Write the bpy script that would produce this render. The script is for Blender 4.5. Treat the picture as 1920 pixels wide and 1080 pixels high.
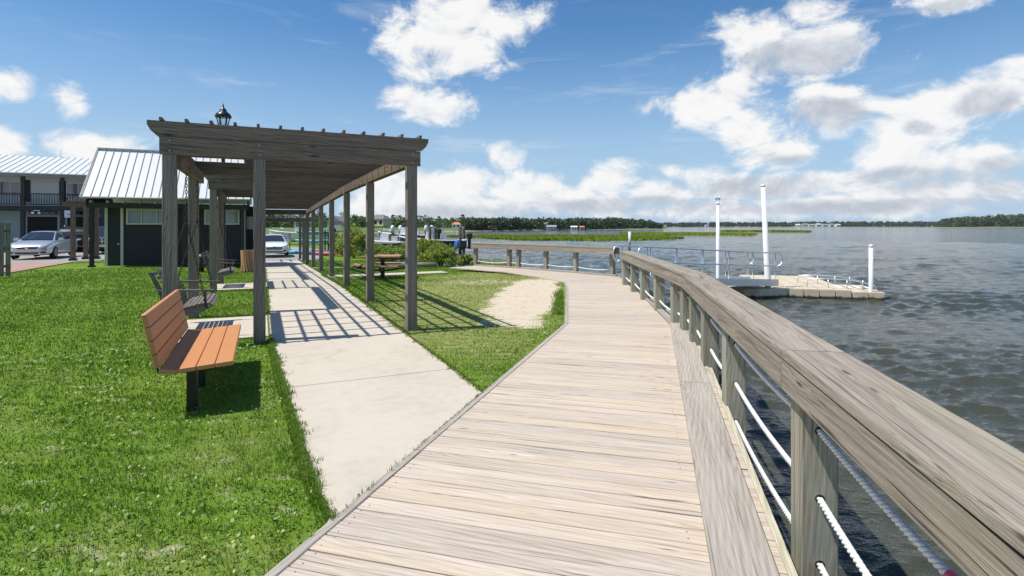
import bpy, bmesh, math, random
import numpy as np
from mathutils import Vector, Matrix, noise as mnoise

for o in list(bpy.data.objects):
    bpy.data.objects.remove(o)
SC = bpy.context.scene
COL = SC.collection
R = math.radians
random.seed(7)
rng = np.random.default_rng(7)

# ------------------------------------------------------------------ camera
EYE = 1.65                      # eye height above the boardwalk (z = 0)
cam_d = bpy.data.cameras.new('camera')
cam_d.sensor_width = 36.0
cam_d.lens = 36.0 * 1020 / 1920
cam_d.shift_y = -116 / 1920
cam_d.clip_start = 0.05
cam_d.clip_end = 12000
cam = bpy.data.objects.new('camera', cam_d)
cam.location = (0, 0, EYE)
cam.rotation_euler = (R(90), 0, 0)
COL.objects.link(cam)
SC.camera = cam

# ------------------------------------------------------------------ sun, sky, exposure
SUN = Vector((-1.34, -0.38, 2.8)).normalized()
SUN_EL = math.asin(SUN.z)
SUN_AZ = math.atan2(SUN.x, SUN.y)          # from +Y towards +X
sl = bpy.data.lights.new('sun', 'SUN')
sl.energy = 5.0
sl.angle = R(0.53)
sl.color = (1.0, 0.955, 0.88)
so = bpy.data.objects.new('sun', sl)
so.rotation_euler = (-SUN).to_track_quat('-Z', 'Y').to_euler()
so.location = (-20, 5, 40)
COL.objects.link(so)

SC.view_settings.view_transform = 'Standard'
SC.view_settings.look = 'None'
SC.view_settings.exposure = 0.16
SC.view_settings.gamma = 1.0
SC.view_settings.use_curve_mapping = False
SC.cycles.use_denoising = True
SC.cycles.max_bounces = 6
SC.cycles.diffuse_bounces = 3
SC.cycles.glossy_bounces = 3
SC.cycles.transmission_bounces = 4
SC.cycles.transparent_max_bounces = 6
SC.cycles.caustics_reflective = False
SC.cycles.caustics_refractive = False
SC.cycles.sample_clamp_indirect = 6.0


class NT:
    """small helper to write node trees as expressions"""
    def __init__(self, tree):
        self.t = tree
        self.n = tree.nodes
        self.l = tree.links

    def node(self, typ, **kw):
        nd = self.n.new(typ)
        for k, v in kw.items():
            setattr(nd, k, v)
        return nd

    def put(self, sock, v):
        if hasattr(v, 'is_linked'):
            self.l.new(v, sock)
        elif v is not None:
            if sock.type == 'RGBA' and len(v) == 3:
                v = (*v, 1)
            sock.default_value = v

    def m(self, op, a, b=None, c=None, clamp=False):
        nd = self.node('ShaderNodeMath', operation=op, use_clamp=clamp)
        for i, v in enumerate((a, b, c)):
            if v is not None:
                self.put(nd.inputs[i], v)
        return nd.outputs[0]

    def vm(self, op, a, b=None, c=None):
        nd = self.node('ShaderNodeVectorMath', operation=op)
        for i, v in enumerate((a, b, c)):
            if v is not None:
                self.put(nd.inputs[i], v)
        return nd.outputs['Value'] if op in ('LENGTH', 'DISTANCE', 'DOT_PRODUCT') else nd.outputs[0]

    def noise(self, vec, scale=1.0, detail=4.0, rough=0.55, dist=0.0, out=0):
        nd = self.node('ShaderNodeTexNoise')
        self.put(nd.inputs['Vector'], vec)
        self.put(nd.inputs['Scale'], scale)
        self.put(nd.inputs['Detail'], detail)
        self.put(nd.inputs['Roughness'], rough)
        self.put(nd.inputs['Distortion'], dist)
        return nd.outputs[out]

    def voronoi(self, vec, scale=1.0, feature='F1', out='Distance', rand=1.0):
        nd = self.node('ShaderNodeTexVoronoi', feature=feature)
        self.put(nd.inputs['Vector'], vec)
        self.put(nd.inputs['Scale'], scale)
        self.put(nd.inputs['Randomness'], rand)
        return nd.outputs[out]

    def ramp(self, fac, stops, interp='LINEAR'):
        nd = self.node('ShaderNodeValToRGB')
        cr = nd.color_ramp
        cr.interpolation = interp
        while len(cr.elements) < len(stops):
            cr.elements.new(0.5)
        for e, (p, c) in zip(cr.elements, stops):
            e.position = p
            e.color = (*c, 1) if len(c) == 3 else c
        self.put(nd.inputs[0], fac)
        return nd.outputs[0]

    def mix(self, fac, a, b, blend='MIX'):
        nd = self.node('ShaderNodeMix', data_type='RGBA', blend_type=blend)
        nd.clamp_factor = True
        self.put(nd.inputs[0], fac)
        self.put(nd.inputs[6], a)
        self.put(nd.inputs[7], b)
        return nd.outputs[2]

    def rng(self, v, a, b, c=0.0, d=1.0, smooth=False):
        nd = self.node('ShaderNodeMapRange')
        nd.interpolation_type = 'SMOOTHSTEP' if smooth else 'LINEAR'
        nd.clamp = True
        for i, x in enumerate((v, a, b, c, d)):
            self.put(nd.inputs[i], x)
        return nd.outputs[0]

    def mapping(self, vec, loc=(0, 0, 0), rot=(0, 0, 0), scale=(1, 1, 1)):
        nd = self.node('ShaderNodeMapping')
        self.put(nd.inputs[0], vec)
        self.put(nd.inputs[1], loc)
        nd.inputs[2].default_value = rot
        nd.inputs[3].default_value = scale
        return nd.outputs[0]


# ------------------------------------------------------------------ world: sky with clouds (laid out by compass direction)
def px_dir(x, y):
    """azimuth and elevation of a place in the sky"""
    a = math.atan2(x - 960, 1020)
    e = math.atan2((424 - y) * math.cos(a), 1020)
    return a, e


world = bpy.data.worlds.new('World')
SC.world = world
world.use_nodes = True
wt = NT(world.node_tree)
world.node_tree.nodes.clear()
sky = wt.node('ShaderNodeTexSky', sky_type='NISHITA')
sky.sun_disc = False
sky.sun_elevation = SUN_EL
sky.sun_rotation = SUN_AZ
sky.altitude = 0
sky.air_density = 1.0
sky.dust_density = 0.2
sky.ozone_density = 1.6
tc = wt.node('ShaderNodeTexCoord')
sx = wt.node('ShaderNodeSeparateXYZ')
wt.l.new(tc.outputs['Generated'], sx.inputs[0])
az = wt.m('ARCTAN2', sx.outputs[0], sx.outputs[1])
el = wt.m('ARCSINE', sx.outputs[2])
cv = wt.node('ShaderNodeCombineXYZ')
wt.put(cv.inputs[0], az); wt.put(cv.inputs[1], el)
P = cv.outputs[0]
Pn = wt.mapping(P, scale=(1.0, 1.5, 1.0))
Pu = wt.mapping(P, loc=(-0.008, 0.022, 0.0), scale=(1.0, 1.5, 1.0))       # the same, a step towards the light
fb = wt.noise(Pn, 9.0, 10.0, 0.64, 0.35)
fbu = wt.noise(Pu, 9.0, 8.0, 0.62, 0.35)
big = wt.noise(Pn, 3.2, 3.0, 0.5)

# x, y, rx, ry in sky degrees of the photograph's view, strength
CLOUDS = [(835, 65, 150, 84, 1.0), (905, 30, 95, 52, .9), (765, 75, 75, 52, .75), (800, 198, 100, 36, .8),
          (15, 165, 60, 45, .9), (125, 188, 50, 36, .8), (5, 268, 60, 40, .8), (190, 282, 100, 40, .8),
          (1010, 30, 40, 30, .45), (945, 295, 45, 30, .5),
          (760, 370, 130, 60, .95), (860, 345, 90, 48, 1.0), (985, 360, 130, 46, 1.0), (1135, 342, 75, 48, 1.0),
          (1080, 380, 190, 36, .95), (900, 385, 230, 32, .9), (1230, 365, 120, 34, .9), (1300, 330, 60, 26, .7),
          (1500, 100, 190, 62, .95), (1430, 60, 100, 40, .7), (1530, 15, 90, 34, .75), (1330, 190, 120, 48, .9),
          (1420, 235, 90, 60, .85), (1560, 205, 150, 58, .95), (1460, 290, 90, 36, .95), (1370, 160, 70, 40, .7),
          (1720, 235, 135, 78, 1.0), (1840, 185, 110, 48, .9), (1690, 305, 150, 44, .8), (1840, 300, 120, 48, .75),
          (1560, 335, 180, 30, .75), (1420, 350, 180, 28, .75), (1760, 365, 220, 30, .8), (1600, 385, 320, 24, .8),
          (1350, 395, 300, 22, .75), (1775, 0, 120, 32, .75), (1910, 130, 50, 24, .6), (1990, 260, 120, 70, .9)]
GREYS = [(1500, 110, 170, 50, 1.0), (1545, 215, 120, 44, 1.0), (1850, 190, 90, 42, .9), (1720, 240, 45, 22, .8),
         (1470, 300, 80, 22, .5), (1700, 335, 220, 34, .8), (1420, 350, 220, 34, .8), (1180, 385, 300, 26, .7),
         (860, 400, 260, 26, .6), (820, 120, 110, 40, .35), (1880, 330, 120, 60, .7), (1600, 390, 400, 24, .7),
         (800, 215, 80, 22, .4), (1780, 10, 100, 24, .6)]


def blob_max(lst, extra):
    cur = None
    terms = []
    for (x, y, rx, ry, w) in lst:
        a, e = px_dir(x, y)
        ca = math.cos(a)
        terms.append((a, e, rx / 1020 * ca * ca, ry / 1020 * ca, w))
    for (a, e, ra, re, w) in terms + extra:
        v = wt.vm('MULTIPLY_ADD', P, (1 / ra, 1 / re, 0), (-a / ra, -e / re, 0))
        t = wt.m('MULTIPLY_ADD', wt.vm('LENGTH', v), -w, w)
        cur = t if cur is None else wt.m('MAXIMUM', cur, t)
    return cur


rs = random.Random(3)
rest_c, rest_g = [], []
for k in range(26):                       # the same broken cumulus all the way round
    a = R(52) + rs.random() * R(256)
    if a > math.pi:
        a -= 2 * math.pi
    e = R(3 + 24 * rs.random() ** 1.5) if k % 3 else R(5)
    ra = R(6 + 9 * rs.random()); re = R(2.2 + 3.2 * rs.random())
    rest_c.append((a, e, ra, re, 0.9))
    if k % 2:
        rest_g.append((a, e - R(1), ra * .8, re * .6, .7))
fld = blob_max(CLOUDS, rest_c)
gry = blob_max(GREYS, rest_g)
fsum = wt.m('MULTIPLY_ADD', wt.m('SUBTRACT', fb, 0.5), 2.7, fld)
fsum = wt.m('MULTIPLY_ADD', wt.m('SUBTRACT', big, 0.5), 0.4, fsum)
dens = wt.rng(fsum, -0.09, 0.52, 0, 0.98, True)
# thin cirrus veils
cz = wt.noise(wt.mapping(P, rot=(0, 0, R(-28)), scale=(1.6, 9.0, 1)), 2.6, 6, 0.62, 0.6)
veil = wt.rng(cz, 0.52, 0.80, 0, 0.34, True)
low = wt.rng(el, 0.0, 0.10, 0.30, 0.0, True)
relief = wt.m('MULTIPLY', wt.m('SUBTRACT', fbu, fb), 2.6)
gg = wt.m('ADD', wt.m('MULTIPLY', wt.rng(gry, 0.0, 0.55, 0, 1, True), 0.72), relief)
gg = wt.m('ADD', gg, wt.m('MULTIPLY', low, 0.5))
gg = wt.m('ADD', gg, 0.05, clamp=True)
ccol = wt.ramp(gg, [(0.0, (1.0, 0.995, 0.985)), (0.3, (0.90, 0.915, 0.94)), (0.65, (0.68, 0.72, 0.78)), (1.0, (0.54, 0.585, 0.66))])
world.cycles.sampling_method = 'MANUAL'
world.cycles.sample_map_resolution = 256
hs_ = wt.node('ShaderNodeHueSaturation')
hs_.inputs['Saturation'].default_value = 1.28
hs_.inputs['Value'].default_value = 1.42
wt.put(hs_.inputs['Color'], sky.outputs[0])
# pale moist air low over the water
skyc = wt.mix(wt.rng(el, -0.02, 0.36, 0.93, 0.0, True), hs_.outputs[0], (4.3, 6.2, 8.6))
bg1 = wt.node('ShaderNodeBackground'); wt.put(bg1.inputs[0], skyc); bg1.inputs[1].default_value = 0.082
bg2 = wt.node('ShaderNodeBackground'); wt.put(bg2.inputs[0], ccol); bg2.inputs[1].default_value = 0.86
fac = wt.m('MAXIMUM', dens, veil)
above = wt.rng(sx.outputs[2], -0.01, 0.0)
fac = wt.m('MULTIPLY', fac, above)
mx = wt.node('ShaderNodeMixShader')
wt.put(mx.inputs[0], fac); wt.l.new(bg1.outputs[0], mx.inputs[1]); wt.l.new(bg2.outputs[0], mx.inputs[2])
wo = wt.node('ShaderNodeOutputWorld')
wt.l.new(mx.outputs[0], wo.inputs[0])

# ------------------------------------------------------------------ object helpers
def tag(o, label=None, cat=None, group=None, kind=None):
    if label: o['label'] = label
    if cat: o['category'] = cat
    if group: o['group'] = group
    if kind: o['kind'] = kind
    return o


def empty(name, loc=(0, 0, 0), rz=0.0, label=None, cat=None, group=None):
    o = bpy.data.objects.new(name, None)
    o.empty_display_size = 0.2
    o.location = loc
    o.rotation_euler = (0, 0, rz)
    COL.objects.link(o)
    return tag(o, label, cat, group)


def link(name, me, mat=None, parent=None, loc=(0, 0, 0), rot=(0, 0, 0)):
    o = bpy.data.objects.new(name, me)
    if mat is not None and len(me.materials) == 0:
        me.materials.append(mat)
    o.location = loc
    o.rotation_euler = rot
    if parent is not None:
        o.parent = parent
    COL.objects.link(o)
    return o


def copy_tree(o, parent=None):
    c = o.copy()
    COL.objects.link(c)
    c.parent = parent
    for ch in list(o.children):
        copy_tree(ch, c)
    return c


class MB:
    """collects faces of ONE part"""
    def __init__(self):
        self.v = []
        self.f = []
        self.s = []

    def add(self, vs, fs, smooth=False):
        b = len(self.v)
        self.v += [tuple(p) for p in vs]
        self.f += [tuple(b + i for i in f) for f in fs]
        self.s += [smooth] * len(fs)
        return self

    def box(self, c, s, rot=None, taper=1.0):
        hx, hy, hz = s[0] / 2, s[1] / 2, s[2] / 2
        vs = []
        for z in (-1, 1):
            k = 1.0 if z < 0 else taper
            for (x, y) in ((-1, -1), (1, -1), (1, 1), (-1, 1)):
                p = Vector((x * hx * k, y * hy * k, z * hz))
                if rot is not None:
                    p = rot @ p
                vs.append(p + Vector(c))
        return self.add(vs, [(3, 2, 1, 0), (4, 5, 6, 7), (0, 1, 5, 4), (1, 2, 6, 5), (2, 3, 7, 6), (3, 0, 4, 7)])

    def prism(self, poly, z0, z1):
        n = len(poly)
        if sum(poly[i][0] * poly[(i + 1) % n][1] - poly[(i + 1) % n][0] * poly[i][1] for i in range(n)) < 0:
            poly = poly[::-1]
        vs = [(p[0], p[1], z0) for p in poly] + [(p[0], p[1], z1) for p in poly]
        fs = [tuple(range(n - 1, -1, -1)), tuple(range(n, 2 * n))]
        fs += [(i, (i + 1) % n, n + (i + 1) % n, n + i) for i in range(n)]
        return self.add(vs, fs)

    def extr(self, poly, x0, x1):
        """outline in the YZ plane run along X"""
        n = len(poly)
        if sum(poly[i][0] * poly[(i + 1) % n][1] - poly[(i + 1) % n][0] * poly[i][1] for i in range(n)) < 0:
            poly = poly[::-1]
        vs = [(x0, p[0], p[1]) for p in poly] + [(x1, p[0], p[1]) for p in poly]
        fs = [tuple(range(n - 1, -1, -1)), tuple(range(n, 2 * n))]
        fs += [(i, (i + 1) % n, n + (i + 1) % n, n + i) for i in range(n)]
        return self.add(vs, fs)

    def tube(self, pts, r, n=8, caps=True, closed=False):
        pts = [Vector(p) for p in pts]
        m = len(pts)
        rr = r if isinstance(r, (list, tuple)) else [r] * m
        vs, fs = [], []
        up = None
        for i, p in enumerate(pts):
            if closed:
                d = pts[(i + 1) % m] - pts[i - 1]
            else:
                d = pts[min(i + 1, m - 1)] - pts[max(i - 1, 0)]
            d.normalize()
            if up is None:
                a = Vector((0, 0, 1)) if abs(d.z) < 0.9 else Vector((1, 0, 0))
                up = d.cross(a).normalized()
            else:
                up = (up - d * up.dot(d)).normalized()
            w = d.cross(up)
            for k in range(n):
                t = 2 * math.pi * k / n
                vs.append(p + (up * math.cos(t) + w * math.sin(t)) * rr[i])
        for i in range(m if closed else m - 1):
            j = (i + 1) % m
            for k in range(n):
                fs.append((i * n + k, i * n + (k + 1) % n, j * n + (k + 1) % n, j * n + k))
        self.add(vs, fs, True)
        if caps and not closed:
            b = len(self.v) - m * n
            self.f += [tuple(b + k for k in range(n - 1, -1, -1)), tuple(b + (m - 1) * n + k for k in range(n))]
            self.s += [False, False]
        return self

    def lathe(self, prof, n=16, c=(0, 0, 0)):
        vs, fs = [], []
        for (r, z) in prof:
            for k in range(n):
                t = 2 * math.pi * k / n
                vs.append((c[0] + r * math.cos(t), c[1] + r * math.sin(t), c[2] + z))
        for i in range(len(prof) - 1):
            for k in range(n):
                fs.append((i * n + k, i * n + (k + 1) % n, (i + 1) * n + (k + 1) % n, (i + 1) * n + k))
        m = len(prof)
        self.add(vs, fs, True)
        b = len(self.v) - m * n
        self.f += [tuple(b + k for k in range(n - 1, -1, -1)), tuple(b + (m - 1) * n + k for k in range(n))]
        self.s += [False, False]
        return self

    def mesh(self, name):
        me = bpy.data.meshes.new(name)
        me.from_pydata(self.v, [], self.f)
        me.polygons.foreach_set('use_smooth', self.s)
        me.update()
        return me

    def build(self, name, mat, parent=None, loc=(0, 0, 0), rot=(0, 0, 0)):
        return link(name, self.mesh(name), mat, parent, loc, rot)


_lum = {}


def lumber(name, size, mat, parent=None, loc=(0, 0, 0), rot=(0, 0, 0), bev=0.004):
    """a sawn piece with eased edges, its length along X; alike pieces share one mesh"""
    key = (round(size[0], 3), round(size[1], 3), round(size[2], 3), bev, mat.name)
    me = _lum.get(key)
    if me is None:
        bm = bmesh.new()
        bmesh.ops.create_cube(bm, size=1.0)
        bmesh.ops.scale(bm, vec=size, verts=bm.verts)
        if bev:
            bmesh.ops.bevel(bm, geom=bm.edges[:], offset=bev, segments=1, affect='EDGES', clamp_overlap=True)
        me = bpy.data.meshes.new(name)
        bm.to_mesh(me)
        bm.free()
        me.materials.append(mat)
        _lum[key] = me
    return link(name, me, mat, parent, loc, rot)


def beam(name, p0, p1, w, h, mat, parent=None, bev=0.004, roll=0.0):
    """lumber of width w and height h from p0 to p1 (centre line)"""
    p0 = Vector(p0); p1 = Vector(p1)
    d = p1 - p0
    L = d.length
    rz = math.atan2(d.y, d.x)
    ry = -math.asin(d.z / L)
    return lumber(name, (L, w, h), mat, parent, (p0 + p1) / 2, (roll, ry, rz), bev)


def post(name, x, y, z0, z1, w, mat, parent=None, rz=0.0, bev=0.006):
    """an upright: the grain axis (X) points up"""
    o = lumber(name, (z1 - z0, w, w), mat, parent, (x, y, (z0 + z1) / 2), (0, 0, 0), bev)
    o.rotation_euler = (Matrix.Rotation(rz, 3, 'Z') @ Matrix.Rotation(-math.pi / 2, 3, 'Y')).to_euler()
    return o


# ------------------------------------------------------------------ materials
def new_mat(name):
    m = bpy.data.materials.new(name)
    m.use_nodes = True
    t = NT(m.node_tree)
    b = t.n['Principled BSDF']
    return m, t, b


def bump(t, b, h, strength=0.3, dist=0.01):
    nd = t.node('ShaderNodeBump')
    nd.inputs['Strength'].default_value = strength
    nd.inputs['Distance'].default_value = dist
    t.put(nd.inputs['Height'], h)
    t.l.new(nd.outputs[0], b.inputs['Normal'])


def objcoord(t, k=37.0):
    c = t.node('ShaderNodeTexCoord').outputs['Object']
    r = t.node('ShaderNodeObjectInfo').outputs['Random']
    v = t.node('ShaderNodeCombineXYZ')
    t.put(v.inputs[0], t.m('MULTIPLY', r, k))
    t.put(v.inputs[1], t.m('MULTIPLY', r, k * 1.7))
    t.put(v.inputs[2], t.m('MULTIPLY', r, k * 2.3))
    return t.vm('ADD', c, v.outputs[0]), r


def plain(name, col, rough=0.5, metal=0.0, var=0.12, vs=6.0, bumps=0.0, coat=0.0):
    m, t, b = new_mat(name)
    c, r = objcoord(t)
    n = t.noise(c, vs, 5, 0.6)
    f = t.m('MULTIPLY_ADD', t.m('SUBTRACT', n, 0.5), 2 * var, 1.0)
    hs = t.node('ShaderNodeHueSaturation')
    t.put(hs.inputs['Color'], (*col, 1))
    t.put(hs.inputs['Value'], f)
    t.l.new(hs.outputs[0], b.inputs['Base Color'])
    b.inputs['Roughness'].default_value = rough
    b.inputs['Metallic'].default_value = metal
    b.inputs['Coat Weight'].default_value = coat
    if bumps:
        bump(t, b, t.noise(c, vs * 12, 4, 0.6), bumps, 0.004)
    return m


def wood(name, light, mid, dark, contrast=1.0, tint=None, tint_amt=0.5, tan=None, tan_amt=0.0, rough=0.85, knots=True, value_spread=0.22, bstr=0.5, cracks=0.6, rw=0.14, sk=0.55, kn=0.08):
    """weathered timber, grain along the piece's own X axis"""
    m, t, b = new_mat(name)
    c, r = objcoord(t)
    warp = t.noise(t.mapping(c, scale=(0.9, 4, 4)), 1.0, 2, 0.5, out=1)
    c2 = t.vm('MULTIPLY_ADD', warp, (0.0, 0.03, 0.03), c)
    kd = None
    if knots:
        kv = t.mapping(c, scale=(1.35, 6.5, 6.5))
        kd = t.voronoi(kv, 1.0)
        push = t.rng(kd, 0.0, 0.45, 0.018, 0.0, True)
        sh = t.node('ShaderNodeCombineXYZ')
        t.put(sh.inputs[1], push); t.put(sh.inputs[2], push)
        c2 = t.vm('ADD', c2, sh.outputs[0])
    broad = t.noise(t.mapping(c2, scale=(0.7, 16, 16)), 1.0, 3, 0.55)
    fine = t.noise(t.mapping(c2, scale=(1.8, 105, 105)), 1.0, 4, 0.7)
    streak = t.noise(t.mapping(c2, loc=(2, 8, 3), scale=(0.9, 66, 66)), 1.0, 3, 0.6)
    wv = t.node('ShaderNodeTexWave', wave_type='BANDS', bands_direction='DIAGONAL')
    t.put(wv.inputs['Vector'], t.mapping(c2, scale=(0.10, 1.0, 1.0)))
    wv.inputs['Scale'].default_value = 17
    wv.inputs['Distortion'].default_value = 3.2
    wv.inputs['Detail'].default_value = 2
    wv.inputs['Detail Scale'].default_value = 1.1
    rings = wv.outputs['Fac']
    g = t.m('ADD', t.m('MULTIPLY', broad, 0.42), t.m('MULTIPLY', fine, 0.44))
    g = t.m('ADD', g, t.m('MULTIPLY', rings, rw))
    g = t.m('MULTIPLY_ADD', t.m('SUBTRACT', g, 0.5), 1.6 * contrast, 0.5, clamp=True)
    col = t.ramp(g, [(0.10, dark), (0.45, mid), (0.85, light)])
    col = t.mix(t.rng(streak, 0.50, 0.68, 0.0, sk * contrast), col, dark)
    if tan:
        tn = t.noise(t.mapping(c2, loc=(3, 7, 1), scale=(0.5, 7, 7)), 1.0, 4, 0.6)
        tn = t.m('ADD', tn, t.m('MULTIPLY', t.m('SUBTRACT', r, 0.5), 0.22))
        col = t.mix(t.rng(tn, 0.44, 0.66, 0, tan_amt), col, tan, 'MIX')
        # keep the grain visible in the tan areas
        col = t.mix(t.rng(fine, 0.35, 0.6, 0.28, 0.0), col, dark, 'MIX')
    if tint:
        tt = t.noise(t.mapping(c, loc=(9, 2, 4), scale=(1.4, 3.0, 3.0)), 1.0, 3, 0.6)
        col = t.mix(t.rng(tt, 0.42, 0.66, 0, tint_amt), col, tint, 'MIX')
    if cracks:
        ck = t.noise(t.mapping(c2, loc=(5, 5, 5), scale=(0.8, 55, 55)), 1.0, 2, 0.5)
        crack = t.rng(ck, 0.30, 0.36, 1.0, 0.0)
        col = t.mix(t.m('MULTIPLY', crack, cracks), col, tuple(x * 0.32 for x in dark))
    if knots:
        ring = t.m('MULTIPLY', t.rng(kd, kn * 0.35, kn, 1.0, 0.0, True), 0.85)
        col = t.mix(ring, col, tuple(x * 0.40 for x in dark))
    hs = t.node('ShaderNodeHueSaturation')
    t.put(hs.inputs['Color'], col)
    t.put(hs.inputs['Value'], t.m('MULTIPLY_ADD', r, value_spread, 1.0 - value_spread / 2))
    t.l.new(hs.outputs[0], b.inputs['Base Color'])
    b.inputs['Roughness'].default_value = rough
    b.inputs['Specular IOR Level'].default_value = 0.25
    bump(t, b, t.m('ADD', fine, t.m('MULTIPLY', g, 0.6)), bstr, 0.004)
    return m


W_DECK = wood('bleached_deck_wood', (0.63, 0.56, 0.48), (0.52, 0.45, 0.375), (0.25, 0.20, 0.155), 0.9, sk=0.30, tan=(0.52, 0.41, 0.285), tan_amt=0.50, value_spread=0.17, cracks=0.75)
W_KERB = wood('grey_kerb_wood', (0.48, 0.44, 0.39), (0.38, 0.345, 0.30), (0.19, 0.168, 0.145), 0.95, sk=0.4, tan=(0.42, 0.32, 0.23), tan_amt=0.15, cracks=0.5)
W_RAIL = wood('weathered_rail_wood', (0.43, 0.38, 0.32), (0.315, 0.27, 0.222), (0.13, 0.107, 0.087), 1.05, kn=0.10, rw=0.05, tint=(0.235, 0.235, 0.13), tint_amt=0.22, value_spread=0.14, bstr=0.8, cracks=0.9)
W_RPOST = wood('green_tinged_post_wood', (0.42, 0.38, 0.30), (0.30, 0.275, 0.21), (0.13, 0.115, 0.085), 1.1, tint=(0.22, 0.31, 0.235), tint_amt=0.48, value_spread=0.3)
W_PERG = wood('dark_weathered_pergola_wood', (0.27, 0.215, 0.172), (0.18, 0.14, 0.11), (0.066, 0.050, 0.040), 1.2, kn=0.15, tint=(0.20, 0.145, 0.095), tint_amt=0.30, value_spread=0.25)
W_PPOST = wood('grey_pergola_post_wood', (0.32, 0.28, 0.235), (0.225, 0.195, 0.162), (0.09, 0.076, 0.063), 1.15, tint=(0.18, 0.19, 0.15), tint_amt=0.2, value_spread=0.2)
W_SWING = wood('dark_swing_wood', (0.25, 0.225, 0.205), (0.165, 0.148, 0.135), (0.075, 0.066, 0.060), 1.0, knots=False)
W_PALE = wood('pale_beam_wood', (0.55, 0.52, 0.40), (0.44, 0.41, 0.30), (0.24, 0.21, 0.14), 0.9)
W_DARK = wood('dark_green_post_wood', (0.075, 0.075, 0.068), (0.05, 0.052, 0.048), (0.022, 0.022, 0.02), 1.0, knots=False)
W_SLATBIN = wood('cedar_bin_wood', (0.56, 0.33, 0.20), (0.46, 0.26, 0.15), (0.26, 0.14, 0.08), 0.8, knots=False)
W_PLASTIC = plain('brown_recycled_lumber', (0.52, 0.225, 0.085), 0.5, var=0.07, vs=9, bumps=0.10)
W_TABLE = plain('brown_table_lumber', (0.36, 0.19, 0.115), 0.6, var=0.10, vs=9, bumps=0.10)
M_BLACK = plain('black_painted_steel', (0.012, 0.012, 0.013), 0.35, 0.0, 0.1)
M_STEEL = plain('galvanised_steel', (0.50, 0.51, 0.52), 0.38, 0.9, 0.1)
M_ALU = plain('brushed_aluminium', (0.66, 0.68, 0.70), 0.36, 0.75, 0.06)
M_RIM = plain('dull_wheel_alloy', (0.20, 0.205, 0.21), 0.4, 0.6, 0.1)
M_CHAIN = plain('rusty_chain_steel', (0.060, 0.045, 0.036), 0.6, 0.5, 0.3, 20)
M_PVC = plain('white_pile_sleeve', (0.78, 0.79, 0.80), 0.35, 0, 0.05, 3)
M_WHITE = plain('white_paint', (0.76, 0.77, 0.77), 0.45, 0, 0.05)
M_CREAM = plain('cream_trim_paint', (0.62, 0.60, 0.50), 0.55, 0, 0.06)
M_NAVY = plain('dark_slate_siding', (0.040, 0.038, 0.044), 0.85, 0, 0.12)
M_TEAL = plain('pale_teal_wall_paint', (0.33, 0.45, 0.46), 0.6, 0, 0.07)
M_DIM = plain('painted_shade', (0.015, 0.015, 0.016), 0.8, 0, 0.1)  # flat near-black, paints in the shade inside openings and wheel wells
M_ROOF = plain('white_metal_roofing', (0.62, 0.63, 0.62), 0.42, 0.0, 0.05, 2)
M_SEAM = plain('grey_roof_seam', (0.34, 0.345, 0.35), 0.45, 0, 0.05)
M_SHING = plain('grey_shingle', (0.16, 0.165, 0.175), 0.9, 0, 0.2, 9)
M_GUT = plain('grey_gutter', (0.30, 0.31, 0.32), 0.5, 0, 0.05)
M_TYRE = plain('black_rubber', (0.014, 0.014, 0.014), 0.85, 0, 0.1)
M_PLASTIC = plain('black_trim_plastic', (0.018, 0.018, 0.019), 0.45, 0, 0.1)
M_CHROME = plain('chrome', (0.72, 0.73, 0.74), 0.12, 1.0, 0.02)
M_REFL = plain('clear_headlight', (0.50, 0.49, 0.44), 0.12, 0.3, 0.2, 16, coat=1.0)
M_BLUE = plain('blue_plastic', (0.02, 0.14, 0.52), 0.4, 0, 0.05)
M_RED = plain('red_plastic', (0.55, 0.035, 0.03), 0.4, 0, 0.05)
M_TURQ = plain('turquoise_plastic', (0.05, 0.42, 0.45), 0.4, 0, 0.05)
M_DKTURQ = plain('deep_teal_plastic', (0.02, 0.20, 0.24), 0.4, 0, 0.05)
M_PINK = plain('pink_tape', (0.75, 0.03, 0.16), 0.5, 0, 0.1)
M_HULLN = plain('navy_gelcoat', (0.012, 0.016, 0.035), 0.15, 0, 0.03, coat=0.6)
M_HULLR = plain('maroon_gelcoat', (0.22, 0.018, 0.028), 0.18, 0, 0.03, coat=0.6)
M_HULLG = plain('grey_hull', (0.22, 0.26, 0.31), 0.3, 0, 0.05)
M_GEL = plain('white_gelcoat', (0.72, 0.73, 0.73), 0.2, 0, 0.03, coat=0.4)
M_ORANGE = plain('orange_roofing', (0.50, 0.20, 0.09), 0.7, 0, 0.1)
M_YELLOWWALL = plain('pale_yellow_siding', (0.62, 0.54, 0.33), 0.7, 0, 0.06)
M_PURPLE = plain('mauve_sign_face', (0.36, 0.29, 0.40), 0.5, 0, 0.05)


def carpaint(name, col, metal):
    m, t, b = new_mat(name)
    c, r = objcoord(t)
    fl = t.noise(c, 900, 1, 0.5)
    col2 = t.mix(t.rng(fl, 0.3, 0.7, 0, 0.25 if metal else 0.03), (*col, 1), tuple(min(1, x * 1.35) for x in col))
    t.l.new(col2, b.inputs['Base Color'])
    b.inputs['Metallic'].default_value = metal
    b.inputs['Roughness'].default_value = 0.30
    b.inputs['Coat Weight'].default_value = 1.0
    b.inputs['Coat Roughness'].default_value = 0.04
    return m


P_SILVER = carpaint('silver_car_paint', (0.52, 0.53, 0.55), 0.55)
P_WHITE = carpaint('white_car_paint', (0.78, 0.78, 0.78), 0.0)
P_BLACK = carpaint('black_car_paint', (0.010, 0.011, 0.012), 0.0)
P_BLUE = carpaint('dark_blue_car_paint', (0.018, 0.028, 0.060), 0.2)

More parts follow.
